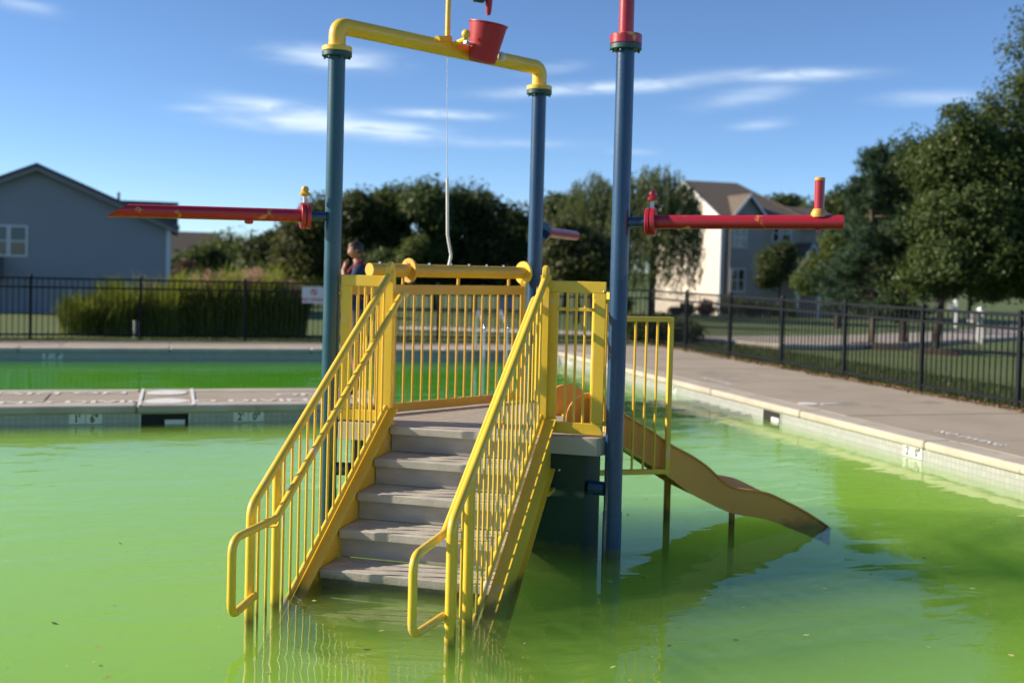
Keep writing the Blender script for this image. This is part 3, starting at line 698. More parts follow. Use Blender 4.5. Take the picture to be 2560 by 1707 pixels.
# ladder on the far wall
def ladder():
    org = W(5.9, QF+.3, DZ); o = empty('pool_ladder', org, PHI); tag(o, 'steel ladder with two bright curved handrails at the far pool edge', 'ladder')
    for s in (-.23, .23):
        MB().tube(fillet([(s,.18,0), (s,.18,.55), (s,.05,.80), (s,-.42,.42), (s,-.42,-.75)], .12, 6), .022, 12).obj('handrail', STEEL, o)
        MB().disc((s,.18,0), (0,0,1), .05, .015).obj('anchor_plate', STEEL, o)
    for z in (-.25, -.5): MB().box(-.23, .23, -.46, -.38, z, z+.03).obj('step', STEEL, o, 0)
ladder()

# ------------------------------------------------------------------ fence
FH = 1.23
def fence(name, path, label, picket_step=.108, post_step=2.0, first=0.0):
    a, b = path; a = Vector(a); b = Vector(b); d = b-a; L = d.length; d.normalize()
    o = empty(name, a); tag(o, label, 'fence')
    ang = math.atan2(d.y, d.x); o.rotation_euler = (0, 0, ang)
    pm = MB().box(-.025, .025, -.025, .025, -.1, FH).lathe([(.04,0),(.03,.02),(.012,.035)], (0,0,FH), (0,0,1), 8).mesh('post', FEN, 0)
    km = MB().box(-.0072, .0072, -.0072, .0072, .06, FH-.03).mesh('picket', FEN, 0)
    x = first
    posts = []
    while x < L: posts.append(x); x += post_step
    for x in posts: link('post', pm, o).location = (x, 0, 0)
    for i, x in enumerate(posts):
        x1 = posts[i+1] if i+1 < len(posts) else L
        for z in (.12, FH-.21, FH-.04):
            MB().box(x+.03, x1-.03, -.016, .016, z-.017, z+.017).obj('rail', FEN, o, 0)
        n = int((x1-x-.06)/picket_step)
        for k in range(1, n+1): link('picket', km, o).location = (x+(x1-x)*k/(n+1), 0, 0)
    return o
FG = .17
fence('fence', (W(-11.6, 22.87, FG), W(10.1, 22.87, FG)), 'long black metal picket fence behind the far pool and hedge', first=1.05, post_step=1.98, picket_step=.105)
fence('fence', (W(10.1, 22.87, FG), W(10.1, 7.2, FG)), 'black metal picket fence running along the right deck beside the lawn', first=.0, post_step=1.9, picket_step=.105)
def sign_board(name, px0, px1, py0, py1, Y, label, face, body=None, ring_=False):
    p0, p1 = at(px0, py1, Y), at(px1, py0, Y); w, h = abs(p1.x-p0.x), p1.z-p0.z
    c = (p0+p1)/2; o = empty(name, c, PHI); tag(o, label, 'sign')
    MB().box(-w/2, w/2, -.006, .0, -h/2, h/2).obj('panel', face, o, 0)
    Mx = Matrix(((1,0,0,0),(0,0,-1,-.009),(0,1,0,0),(0,0,0,1)))
    if body: text_obj('lettering', body, REDP, o, Mx @ Matrix.Translation((0,-h*.30,0)), h*.30, .95)
    if ring_:
        n = 24; r0, r1 = h*.15, h*.205; V = []
        for r in (r0, r1):
            for j in range(n): V.append((r*math.cos(2*math.pi*j/n), -.009, h*.18+r*math.sin(2*math.pi*j/n)))
        MB().add(V, [(j, (j+1) % n, n+(j+1) % n, n+j) for j in range(n)]).obj('ring', REDP, o, 0)
        MB().box(-r0, r0, -.0105, -.0095, -.014, .014, Matrix.Translation((0,0,h*.18)) @ Matrix.Rotation(R_(45), 4, 'Y')).obj('slash', REDP, o, 0)
    for s in (-1, 1): MB().tube([(s*w*.4, .0, h*.4), (s*w*.4, .07, h*.4)], .012, 6).obj('bracket', STEEL, o)
    return o
REDP = mat('sign_red', (.5,.03,.03), None, rough=.5)
sign_board('safety_sign', 755, 815, 718, 757, 22.55, 'white sign with red prohibition ring and red lettering on the fence', mat('sign_white', (.62,.62,.64), None, rough=.4), 'NO DIVING', True)
sign_board('notice_sign', 1247, 1287, 737, 772, 24.1, 'small grey-blue notice board on the fence behind the ladder', mat('sign_grey', (.26,.31,.40), None, rough=.5))

# ------------------------------------------------------------------ houses
SHG = mat('roof_shingle_dark', (.085,.083,.08), (.12,.115,.11), 6, .9, .4, 25, stretch=(1,1,3))
SHB = mat('roof_shingle_brown', (.105,.085,.066), (.14,.112,.088), 5, .9, .4, 25, stretch=(1,1,3))
TRD2 = mat('grey_trim', (.20,.20,.195), None, rough=.6)
TRM = mat('white_trim', (.62,.63,.64), None, rough=.5)
GLS = mat('window_glass', (.012,.015,.018), None, rough=.08, spec=.8)
BLD = mat('window_blind', (.20,.23,.22), None, rough=.7)
def window(h, x0, x1, z0, z1, y, mull=1, rows=2, blind=0.):
    """window on a wall of the house facing -y at plane y"""
    w = MB().box(x0, x1, y-.02, y-.005, z0, z1).obj('window', GLS, h, 0)
    if blind: MB().box(x0+.03, x1-.03, y-.026, y-.021, z1-(z1-z0)*blind, z1-.02).obj('blind', BLD, w, 0)
    f = .07
    for b in ((x0-f, x0, z0-f, z1+f), (x1, x1+f, z0-f, z1+f), (x0, x1, z1, z1+f), (x0, x1, z0-f, z0)):
        MB().box(b[0], b[1], y-.05, y-.004, b[2], b[3]).obj('frame', TRM, w, 0)
    for k in range(1, mull+1):
        xx = x0+(x1-x0)*k/(mull+1); MB().box(xx-.035, xx+.035, y-.045, y-.019, z0, z1).obj('mullion', TRM, w, 0)
    for k in range(1, rows):
        zz = z0+(z1-z0)*k/rows; MB().box(x0, x1, y-.040, y-.0185, zz-.025, zz+.025).obj('meeting_rail', TRM, w, 0)
    return w
def slab_roof(pts_eave, pts_ridge, th=.16):
    a, b = [Vector(p) for p in pts_eave]; c, d = [Vector(p) for p in pts_ridge]
    n = (b-a).cross(d-a).normalized(); n = n if n.z > 0 else -n
    V = [a, b, d, c] + [q-n*th for q in (a, b, d, c)]
    return MB().add(V, [(0,1,2,3), (7,6,5,4), (0,4,5,1), (1,5,6,2), (2,6,7,3), (3,7,4,0)])
# slate-blue house on the left; local x along the pool axis, y away from the camera
lc = at(425, 600, 40.); gz = -1.0
LH = empty('slate_house', (lc.x, lc.y, gz), PHI); tag(LH, 'slate blue sided house with shaded gable end behind the left fence', 'house')
SLT = siding('siding_slate', (.265,.275,.285))
ez, pk = at(425, 566, 40.).z-gz, at(92, 412, 38.7).z-gz
hw = 4.42; body = [(-2*hw, 0), (0, 0), (0, ez), (-hw, pk-.12), (-2*hw, ez)]
V = [(x, 0, z) for x, z in body] + [(x, 10, z) for x, z in body]; n = 5
MB().add(V, [tuple(range(n)), tuple(range(n, 2*n))[::-1]] + [(i, n+i, n+(i+1) % n, (i+1) % n) for i in range(n)]).obj('wall', SLT, LH, 0)
ov = .30
sl = (pk-ez)/hw
slab_roof([(ov, -ov, ez-sl*ov+.12), (ov, 10.3, ez-sl*ov+.12)], [(-hw, -ov, pk+.05), (-hw, 10.3, pk+.05)]).obj('roof', SHG, LH, 0)
slab_roof([(-2*hw-ov, -ov, ez-sl*ov+.12), (-2*hw-ov, 10.3, ez-sl*ov+.12)], [(-hw, -ov, pk+.05), (-hw, 10.3, pk+.05)]).obj('roof', SHG, LH, 0)
for s in (0, 1):
    x0 = ov if s == 0 else -2*hw-ov
    a, b = Vector((x0, -ov-.02, ez-sl*ov-.02)), Vector((-hw, -ov-.02, pk-.09))
    V = [a, b, b+Vector((0,0,-.13)), a+Vector((0,0,-.13))]; V += [v+Vector((0,.04,0)) for v in V]
    MB().add(V, [(0,1,2,3), (7,6,5,4), (0,4,5,1), (1,5,6,2), (2,6,7,3), (3,7,4,0)]).obj('rake_board', TRD2, LH, 0)
MB().box(-.13, .03, -.03, .14, 0, ez-.1).obj('corner_board', TRM, LH, 0)
bz0, bz1 = at(441, 573, 40).z-gz, at(441, 505, 40).z-gz
MB().box(-2.3, .27, .35, 3.2, bz0+.02, bz1).obj('side_roof', SHG, LH, 0)
MB().box(-1.5, .33, .30, .34, bz0-.02, bz0+.16).obj('gutter', TRM, LH, 0)
rz = at(10, 438, 38).z-gz
slab_roof([(-16, 1.2, ez+.1), (-6.2, 1.2, ez+.1)], [(-16, 5.5, rz), (-6.2, 5.5, rz)]).obj('roof', SHG, LH, 0)
MB().box(-16, -2*hw, 1.5, 9, 0, ez+.1).obj('wall', SLT, LH, 0)
MB().tube([(-1.9, 3., ez+1.0), (-1.9, 3., ez+sl*1.9+.45)], .05, 8).obj('vent_pipe', SHG, LH)
wz0, wz1 = at(40, 637, 38.6).z-gz, at(40, 568, 38.6).z-gz
wx = [(-5.95, -5.25), (-5.12, -4.42)]
def hx(px): # local x on the gable plane under a pixel column
    return float(min(np.arange(-9, 0, .01), key=lambda x: abs((lambda w: PPX + FPX*((w-EYEP).dot(RT))/((w-EYEP).dot(FW)))(Vector((lc.x, lc.y, 1.8))+PH*float(x))-px)))
window(LH, hx(26), hx(64), wz0, wz1, 0, 0, 2, .52); window(LH, hx(-20), hx(16), wz0, wz1, 0, 0, 2, .52)
pz = at(20, 690, 36).z-gz
slab_roof([(hx(-60), -1.8, pz-.1), (hx(30), -1.8, pz-.1)], [(hx(-60), -.02, pz+.62), (hx(8), -.02, pz+.62)], .1).obj('porch_roof', SHG, LH, 0)
# far brown-roofed house peeping out beside it
c = at(470, 690, 75); FHs = empty('far_house', (c.x, c.y, -1.2), PHI); tag(FHs, 'distant house with brown roof half hidden by trees and tall grass', 'house')
MB().box(-4, 3.2, 0, 7, 0, 2.6).obj('wall', siding('siding_tan', (.25,.22,.19)), FHs, 0)
slab_roof([(-4.3, -.4, 2.5), (3.6, -.4, 2.5)], [(-4.3, 3.6, 4.9), (2.0, 3.6, 4.9)]).obj('roof', SHB, FHs, 0)
slab_roof([(-4.3, 7.6, 2.5), (3.6, 7.6, 2.5)], [(-4.3, 3.6, 4.9), (2.0, 3.6, 4.9)]).obj('roof', SHB, FHs, 0)
slab_roof([(-3.4,-1.4,2.0), (.2,-1.4,1.1)], [(-3.4,.0,2.6), (.2,.0,1.7)], .12).obj('porch_roof', TRM, FHs, 0)
# cream house on the right
rc = at(1799, 700, 65.); gz2 = -.86
RH = empty('cream_house', (rc.x, rc.y, gz2), PHI); tag(RH, 'two-storey cream house with sunlit gable side and brown roof beyond the right fence', 'house')
CRM = siding('siding_cream', (.62,.54,.44)); CRM_SHADE = siding('siding_cream_shade', (.32,.265,.205))  # second siding: same house, with the front's shade put into its colour
ez2, rd2 = 5.2-gz2, 7.45-gz2; D = 9.0; Wd = 5.2
V = [(0,0,0),(0,D,0),(0,D,ez2),(0,D/2,rd2-.2),(0,0,ez2)]; V2 = [(.2,y,z) for x,y,z in V]
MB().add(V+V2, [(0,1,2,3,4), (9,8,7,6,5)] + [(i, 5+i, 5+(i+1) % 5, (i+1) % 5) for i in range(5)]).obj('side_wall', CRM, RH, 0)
MB().box(.2, Wd, .003, .2, 0, ez2).obj('front_wall', CRM_SHADE, RH, 0); MB().box(.2, Wd, D-.2, D, 0, ez2).obj('rear_wall', CRM_SHADE, RH, 0)
MB().box(-.03, .16, -.03, .16, 0, ez2).obj('corner_board', TRM, RH, 0)
slab_roof([(-.35, -.4, ez2-.08), (Wd, -.4, ez2-.08)], [(-.35, D/2, rd2), (Wd-1.9, D/2, rd2-.0)]).obj('roof', SHB, RH, 0)
slab_roof([(-.35, D+.4, ez2-.08), (Wd, D+.4, ez2-.08)], [(-.35, D/2, rd2), (Wd-1.9, D/2, rd2-.0)]).obj('roof', SHB, RH, 0)
for yy in ((-.4, D/2), (D+.4, D/2)):
    a, b = Vector((-.38, yy[0], ez2-.10)), Vector((-.38, yy[1], rd2-.02)); V = [a, b, b-Vector((0,0,.22)), a-Vector((0,0,.22))]; V += [v+Vector((.05,0,0)) for v in V]
    MB().add(V, [(0,1,2,3), (7,6,5,4), (0,4,5,1), (1,5,6,2), (2,6,7,3), (3,7,4,0)]).obj('rake_board', TRM, RH, 0)
def front_gable(x0, x1, z0, zp, y0, m_wall, y1=3.5, base=0):
    xm = (x0+x1)/2
    V = [(x0,y0,base),(x1,y0,base),(x1,y0,z0),(xm,y0,zp-.1),(x0,y0,z0)]; V2 = [(x,y1,z) for x,_,z in V]
    MB().add(V+V2, [(0,1,2,3,4), (9,8,7,6,5)] + [(i, 5+i, 5+(i+1) % 5, (i+1) % 5) for i in range(5)]).obj('gable_wall', m_wall, RH, 0)
    s = (zp-z0)/(xm-x0)
    for sg in (-1, 1):
        xe = xm+sg*(xm-x0+.3); slab_roof([(xe, y0-.3, z0-s*.3), (xe, y1, z0-s*.3)], [(xm, y0-.3, zp), (xm, y1, zp)], .14).obj('gable_roof', SHB, RH, 0)
        a, b = Vector((xe, y0-.33, z0-s*.3)), Vector((xm, y0-.33, zp)); V = [a, b, b-Vector((0,0,.2)), a-Vector((0,0,.2))]; V += [v+Vector((0,.05,0)) for v in V]
        MB().add(V, [(0,1,2,3), (7,6,5,4), (0,4,5,1), (1,5,6,2), (2,6,7,3), (3,7,4,0)]).obj('rake_board', TRM, RH, 0)
front_gable(.45, 2.75, ez2-.1, 6.45-gz2, -.25, siding('siding_gable_shade', (.30,.265,.225)), 4)  # gable siding darkened to carry the shade on this side
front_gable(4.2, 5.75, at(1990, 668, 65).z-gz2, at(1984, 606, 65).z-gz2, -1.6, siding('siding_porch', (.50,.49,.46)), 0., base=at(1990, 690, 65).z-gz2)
for k in (4.3, 5.65): MB().box(k-.09, k+.09, -1.55, -1.37, 0, at(1990, 690, 65).z-gz2).obj('porch_post', TRM, RH, 0)
def rx(px): return float(min(np.arange(-1, 9, .01), key=lambda x: abs((lambda w: PPX + FPX*((w-EYEP).dot(RT))/((w-EYEP).dot(FW)))(Vector((rc.x, rc.y, 1.8))+PH*float(x)-QH*.25)-px)))
zz = lambda py: at(1850, py, 65.4).z-gz2
window(RH, rx(1831), rx(1862), zz(617), zz(572), -.25, 1, 2); window(RH, rx(1828), rx(1860), zz(727), zz(674), -.25, 1, 2)
window(RH, rx(1935), rx(1948), zz(600), zz(560), .003, 0, 2); window(RH, rx(1958), rx(1978), zz(600), zz(560), .003, 0, 2); window(RH, rx(1893), rx(1908), zz(735), zz(700), .003, 0, 2)
hip = [(Wd+.35, -.4, ez2-.08), (Wd+.35, D+.4, ez2-.08)]
slab_roof(hip, [(Wd-1.9, D/2, rd2), (Wd-1.9, D/2+.01, rd2)]).obj('roof', SHB, RH, 0)
MB().box(Wd, Wd+4.2, 1.2, D-1, 0, ez2-.35).obj('wing_wall', CRM_SHADE, RH, 0)
slab_roof([(Wd-1.2, .8, ez2-.40), (Wd+4.5, .8, ez2-.40)], [(Wd-1.2, 3.6, ez2+.85), (Wd+3.4, 3.6, ez2+.85)]).obj('roof', SHB, RH, 0)
slab_roof([(Wd-1.2, D-.6, ez2-.40), (Wd+4.5, D-.6, ez2-.40)], [(Wd-1.2, 3.6, ez2+.85), (Wd+3.4, 3.6, ez2+.85)]).obj('roof', SHB, RH, 0)

# ------------------------------------------------------------------ vegetation
def leaf_quads(P, size, jit=.4, up=.35, aspect=.62, N=None):
    """random leaf-sized quads at the points P; N: optional preferred normals"""
    n = len(P); a = RNG.normal(size=(n, 3))
    if N is not None: a = a*.75 + N*1.0
    a[:, 2] += up; a /= np.linalg.norm(a, axis=1, keepdims=True)
    t = np.cross(a, RNG.normal(size=(n, 3))); t /= np.linalg.norm(t, axis=1, keepdims=True)+1e-9; b = np.cross(a, t)
    s = (size*(1-jit+2*jit*RNG.random(n)))[:, None]*.5
    t = t*s; b = b*s*aspect
    return np.stack([P-t, P-b*1.0, P+t, P+b*1.0], 1)
BARK = mat('bark', (.045,.034,.026), (.03,.023,.018), 9, .95, .9, 20, stretch=(1,1,.3))
BARKP = mat('bark_pale', (.13,.10,.075), (.07,.055,.042), 9, .95, .9, 20, stretch=(1,1,.3))
LV = dict(dark=leaf_mat('leaf_dark', (.036,.058,.016), (.075,.10,.028), .42), mid=leaf_mat('leaf_mid', (.042,.070,.016), (.085,.12,.028), .42),
          oak=leaf_mat('leaf_oak', (.042,.074,.018), (.105,.145,.042), .42), bright=leaf_mat('leaf_bright', (.065,.10,.02), (.125,.165,.04), .48),
          willow=leaf_mat('leaf_willow', (.065,.095,.028), (.125,.155,.06), .45), pine=leaf_mat('needle_pine', (.026,.060,.028), (.062,.11,.05), .25),
          red=leaf_mat('leaf_red', (.06,.03,.022), (.11,.05,.035)), olive=leaf_mat('leaf_olive', (.055,.070,.018), (.10,.11,.035), .42))
def limbs(mb, base, top, r, targets, seg=5):
    base, top = Vector(base), Vector(top); pts = [base + (top-base)*(i/seg) + Vector((random.uniform(-1,1), random.uniform(-1,1), 0))*r*.5*(0 < i < seg) for i in range(seg+1)]
    r *= .8; mb.tube([base-Vector((0,0,.25))] + pts, [r*1.25, r*1.1] + [r*(1-.55*i/seg) for i in range(1, seg+1)], 8)
    for t in targets:
        t = Vector(t); k = random.uniform(.35, .95); s = base+(top-base)*k; m = (s+t)/2 + Vector((0,0,.08*(t-s).length))
        mb.tube([s, m, t], [r*.42, r*.26, r*.07], 5)
def tree(name, base, h, blobs, label, leaf='dark', size=.22, clusters=90, per=70, sig=.30, trunk=.16, group=None, bark=None, cat='tree', skirt=.0):
    """blobs: (dx, dy, zc, rx, ry, rz) ellipsoids that the crown fills, in metres above the base"""
    base = Vector(base); o = empty(name, base); tag(o, label, cat, group)
    size *= .62; per = int(per*1.9); clusters = int(clusters*1.25); sig *= .92
    B = np.array(blobs, float); vol = (B[:,3]*B[:,4]*B[:,5])**.67; idx = RNG.choice(len(B), clusters, p=vol/vol.sum())
    d = RNG.normal(size=(clusters, 3)); d /= np.linalg.norm(d, axis=1, keepdims=True); rad = RNG.random(clusters)**.42
    Cc = B[idx, :3] + d*rad[:, None]*B[idx, 3:6]
    n = clusters*per; ci = np.repeat(np.arange(clusters), per)
    sg = sig*(.6+.9*RNG.random(clusters))
    g = RNG.normal(size=(n, 3)); g *= np.minimum(1, 1.9/np.linalg.norm(g, axis=1))[:, None]
    P = Cc[ci] + g*sg[ci][:, None]*np.array([1,1,.72])
    ctr = B[:, :3].mean(0); Nn = (P-Cc[ci]) + .35*(P-ctr); Nn /= np.linalg.norm(Nn, axis=1, keepdims=True)+1e-9
    quads('crown', leaf_quads(P, size, N=Nn), LV[leaf], o)
    mb = MB(); tops = [Cc[i] for i in RNG.choice(clusters, min(14, clusters), replace=False)]
    limbs(mb, (0,0,0), (ctr[0]*.7, ctr[1]*.7, max(B[:,2])), trunk, tops)
    mb.obj('trunk', bark or BARK, o)
    return o
def gz_at(x, y): return hgt(x, y)
def crown_from_px(pxs, Y, base):                  # ellipsoids given as (px, py, rx_px, ry_px) seen at depth Y
    out = []; s = Y/FPX
    for px, py, rx_, ry_ in pxs:
        w = at(px, py, Y); out.append((w.x-base.x, random.uniform(-.6,.6)*rx_*s*.5, w.z-base.z-.15, rx_*s*.92, max(rx_, ry_)*s*.9, ry_*s*.88))
    return out
def tree_px(name, px, Y, pxs, label, **k):
    w = at(px, 800, Y); b = Vector((w.x, Y, gz_at(w.x, Y)))
    return tree(name, b, 0, crown_from_px(pxs, Y, b), label, **k)
G1 = 'trees standing beyond the far fence'
D2 = 1.0884                                       # widths below were read on a 2352 px wide view
def E(*t): return [tuple(v*D2 for v in q) for q in t]
tree_px('broadleaf_tree', 470, 62, E((455,600,40,36),(425,610,30,30),(480,590,36,32)), 'low grey-green tree just right of the slate house', leaf='mid', size=.36, clusters=70, per=60, sig=.42, group=G1)
tree_px('broadleaf_tree', 560, 66, E((505,585,38,35),(535,570,40,35),(540,610,50,40)), 'pale feathery tree left of the left blue post', leaf='bright', size=.34, clusters=80, per=60, sig=.42, group=G1)
tree_px('broadleaf_tree', 660, 58, E((595,575,45,45),(640,565,45,40),(630,620,70,50)), 'dark green tree below the left red spray arm', leaf='dark', size=.34, clusters=100, per=70, sig=.42, group=G1)
tree_px('broadleaf_tree', 770, 56, E((705,525,45,45),(735,495,30,45),(700,590,70,60)), 'tree directly behind the left blue post', leaf='olive', size=.34, clusters=120, per=70, sig=.42, group=G1)
tree_px('broadleaf_tree', 900, 60, E((830,490,55,60),(800,500,50,60),(830,590,70,70)), 'dark oak directly right of the left blue post', leaf='dark', size=.36, clusters=130, per=75, sig=.45, group=G1)
tree_px('broadleaf_tree', 985, 62, E((905,480,55,55),(880,500,50,60),(900,590,75,70)), 'dark oak left of the hanging hose', leaf='oak', size=.36, clusters=130, per=75, sig=.45, group=G1)
tree_px('broadleaf_tree', 1085, 60, E((985,455,55,48),(1010,490,55,60),(990,590,80,75)), 'tallest dark oak behind the hanging hose', leaf='oak', size=.36, clusters=150, per=75, sig=.45, group=G1)
tree_px('broadleaf_tree', 1185, 61, E((1075,470,55,48),(1110,500,50,60),(1090,590,80,75)), 'dark rounded oak left of the back blue post', leaf='dark', size=.36, clusters=140, per=75, sig=.45, group=G1)
tree_px('broadleaf_tree', 1275, 60, E((1165,510,45,48),(1190,560,45,60),(1160,600,60,65)), 'dark oak whose crown meets the back blue post', leaf='dark', size=.36, clusters=120, per=70, sig=.45, group=G1)
tree_px('sapling', 1035, 48, E((950,560,16,26),(935,590,22,26),(965,545,10,16)), 'pale green sapling in front of the dark oaks', leaf='bright', size=.2, clusters=34, per=40, sig=.2, trunk=.04)
tree_px('sapling', 975, 50, E((880,600,35,28),(905,615,25,22)), 'low green bush tree in front of the dark oaks', leaf='mid', size=.24, clusters=40, per=50, sig=.26, trunk=.05)
tree_px('broadleaf_tree', 1440, 40, E((1310,590,65,45),(1370,600,45,50),(1285,550,35,55),(1340,560,40,45)), 'olive green tree right of the back blue post', leaf='olive', size=.26, clusters=140, per=75, sig=.30, group=G1)
tree_px('broadleaf_tree', 1385, 56, E((1272,480,22,45),(1268,530,30,50)), 'slim pale tree beside the back blue post', leaf='willow', size=.28, clusters=60, per=60, sig=.34, group=G1)
tree_px('broadleaf_tree', 470, 50, E((440,625,16,24),(425,610,14,18)), 'small reddish tree between the slate house and tall grass', leaf='red', size=.2, clusters=26, per=36, sig=.22, trunk=.05)
def willow(px, Y, top, w_px, bottom, label, n=230, wid=None):
    w = at(px, top, Y); b = Vector((w.x, Y, gz_at(w.x, Y))); o = empty('willow_tree', b); tag(o, label, 'tree', 'weeping willows beyond the fence')
    H = w.z-b.z; R = w_px*Y/FPX*.5; zb = at(px, bottom, Y).z-b.z; Q = []
    for i in range(n):
        a = random.uniform(0, 2*math.pi); r0 = R*math.sqrt(random.random())*.95; zt = H - (r0/R)**2*H*.22 - random.uniform(0, .8)
        x0, y0 = r0*math.cos(a), r0*math.sin(a); ln = random.uniform(.55, 1.05)*(zt-zb); m = int(ln/.11)
        z = zt-np.linspace(0, ln, m); k = np.linspace(0, 1, m)
        dr = .28*np.sin(np.minimum(k*2.2, 1.57))*R*.35
        P = np.stack([x0+math.cos(a)*dr+.05*np.sin(z*5+i), y0+math.sin(a)*dr+.05*np.cos(z*4+i), z+.22*np.sin(np.minimum(k*3, 3.14))], 1)
        P = np.repeat(P, 2, 0) + RNG.normal(size=(2*m, 3))*[.05,.05,.06]
        s = .066*(.7+.6*RNG.random(2*m))[:, None]; t = np.array([[0,0,1.]])*s*1.5 + RNG.normal(size=(2*m,3))*.03; c = RNG.normal(size=(2*m,3)); c[:,2] *= .2; c /= np.linalg.norm(c, axis=1, keepdims=True); c *= s*.42
        Q.append(np.stack([P-t, P-c, P+t, P+c], 1))
    quads('crown', np.concatenate(Q), LV['willow'], o)
    mb = MB(); limbs(mb, (0,0,0), (0,0,H*.72), .2, [(R*.7*math.cos(t), R*.7*math.sin(t), H*.86) for t in np.linspace(0, 6, 9)]); mb.obj('trunk', BARK, o)
willow(1490, 52, 432, 190, 725, 'weeping willow left of the tall right blue post', 230)
willow(1640, 50, 408, 235, 735, 'weeping willow hanging in front of the cream house', 330)
willow(1420, 58, 470, 120, 720, 'smaller weeping willow beside the back blue post', 120)
# pine by the street
def pine():
    b = Vector((8.94, 27.65, hgt(8.94, 27.65))); o = empty('pine_tree', b); tag(o, 'open pine with bare trunk in a mulch ring beyond the right fence', 'tree')
    H = 5.0; Q = []; mb = MB()
    mb.tube([(0,0,-.2),(0,0,.15),(.04,.0,1.0),(-.05,0,2.4),(-.12,0,3.6),(-.1,0,H)], [.13,.10,.075,.055,.04,.012], 8)
    z = .75
    while z < H-.1:
        k = (z-.7)/(H-.7); L = (1.55*(1-k)**.75+.16)*random.uniform(.75, 1.15)
        for j in range(random.choice((4, 5, 6))):
            a = random.uniform(0, 6.28); l = L*random.uniform(.6, 1.1); s = Vector((-.1*z/H, 0, z)); e = s+Vector((math.cos(a)*l, math.sin(a)*l, l*random.uniform(-.05, .45)))
            m = (s+e)/2-Vector((0,0,.06*l)); mb.tube([s, m, e], [.022, .014, .006], 5)
            nt = int(7+22*l)
            for t in np.linspace(.30, 1, nt):
                c = np.array((s*(1-t)**2+m*2*t*(1-t)+e*t*t)); c = c + RNG.normal(size=3)*.055*(1+l*.5)
                nn = 17; dd = RNG.normal(size=(nn, 3)); dd[:, 2] += .5; dd /= np.linalg.norm(dd, axis=1, keepdims=True); ln = .085+.06*RNG.random((nn, 1))
                w = np.cross(dd, RNG.normal(size=(nn, 3))); w /= np.linalg.norm(w, axis=1, keepdims=True); w *= .0075
                p0 = np.repeat(c[None], nn, 0); Q.append(np.stack([p0-w, p0+w, p0+dd*ln+w*.5, p0+dd*ln-w*.5], 1))
        z += random.uniform(.13, .24)
    quads('crown', np.concatenate(Q), LV['pine'], o); mb.obj('trunk', BARKP, o)
    return o
pine()
def mulch(x, y, r, label, sy=.6):
    me = MB(); n = 28; V = [(0,0,.13)]; F = []
    for k, f in enumerate((.35, .7, 1.)):
        for j in range(n):
            a = 2*math.pi*j/n; rr = r*f*(1+.07*math.sin(3*a+x)+.04*math.sin(7*a)); V.append((rr*math.cos(a), rr*math.sin(a)*1.0, (.12, .07, -.03)[k]+random.uniform(-.008,.008)))
    F += [(0, 1+j, 1+(j+1) % n) for j in range(n)]
    for k in range(2): F += [(1+k*n+j, 1+(k+1)*n+j, 1+(k+1)*n+(j+1) % n, 1+k*n+(j+1) % n) for j in range(n)]
    o = me.add(V, F).obj('mulch_bed', MULCH, None, 60); o.location = (x, y, hgt(x, y)); tag(o, label, 'mulch bed'); return o
MULCH = mat('mulch', (.035,.022,.016), (.06,.04,.028), 14, .95, 1., 25)
mulch(8.94, 27.5, .95, 'dark mulch ring round the pine trunk'); mulch(9.98, 26.1, .6, 'dark mulch ring round the dark straight trunk')
# broadleaf trees on the right
bt = Vector((9.97, 26.2, hgt(9.97, 26.2)))
tree('broadleaf_tree', bt, 0, [(.45,0,3.1,1.2,1.2,1.25),(.9,.2,4.0,1.2,1.2,1.3),(.3,.3,4.3,.9,.9,1.0),(1.6,-.1,3.0,1.2,1.2,1.2),(.6,.1,5.2,.75,.8,.8),(.3,0,2.1,1.1,1.1,.6),(1.6,.3,1.9,1.3,1.2,.55),(-.4,.2,1.8,.9,.9,.45)], 'full green street tree with straight dark trunk behind the right fence', leaf='oak', size=.15, clusters=330, per=85, sig=.21, trunk=.12)
bt = Vector((13.1, 27.2, hgt(13.1, 27.2)))
tree('broadleaf_tree', bt, 0, [(-.6,0,3.6,1.6,1.5,1.7),(.4,.2,5.2,1.7,1.6,1.8),(-.9,.2,5.4,1.1,1.1,1.3),(.3,.1,7.2,1.3,1.3,1.5),(1.5,0,4.6,1.6,1.6,2.0),(-.3,-.2,2.3,1.5,1.3,.8),(.2,0,1.7,1.9,1.5,.5)], 'tallest broadleaf tree filling the right edge of the view', leaf='oak', size=.16, clusters=460, per=85, sig=.25, trunk=.2)
bt = Vector((10.5, 29.8, hgt(10.5, 29.8)))
tree('broadleaf_tree', bt, 0, [(0,0,3.2,1.3,1.3,1.5),(.15,0,4.7,.75,.8,.9),(-.5,0,3.9,.8,.8,.9),(.9,0,4.6,.9,.9,1.0)], 'broadleaf tree between the pine and the tall right tree', leaf='mid', size=.17, clusters=200, per=80, sig=.24, trunk=.13)
tree_px('broadleaf_tree', 2095, 44, E((1900,610,45,38),(1950,620,50,40),(1860,635,30,25),(1930,560,35,40)), 'yellow-green bushy tree left of the pine', leaf='bright', size=.22, clusters=130, per=70, sig=.26, group=G1)
tree_px('broadleaf_tree', 1950, 58, E((1785,595,38,42),(1765,625,32,30),(1800,570,25,30)), 'small dark round tree in front of the cream house porch', leaf='dark', size=.2, clusters=90, per=70, sig=.26, trunk=.07)
tree_px('broadleaf_tree', 2060, 84, E((1875,500,55,40),(1920,480,50,45),(1850,520,40,30)), 'far tree rising behind the right wing of the cream house', leaf='mid', size=.42, clusters=110, per=60, sig=.5, group=G1)
tree_px('broadleaf_tree', 1950, 92, E((1780,478,30,18),(1815,470,25,20)), 'far treetops showing over the cream house roof', leaf='mid', size=.42, clusters=60, per=60, sig=.5, group=G1)
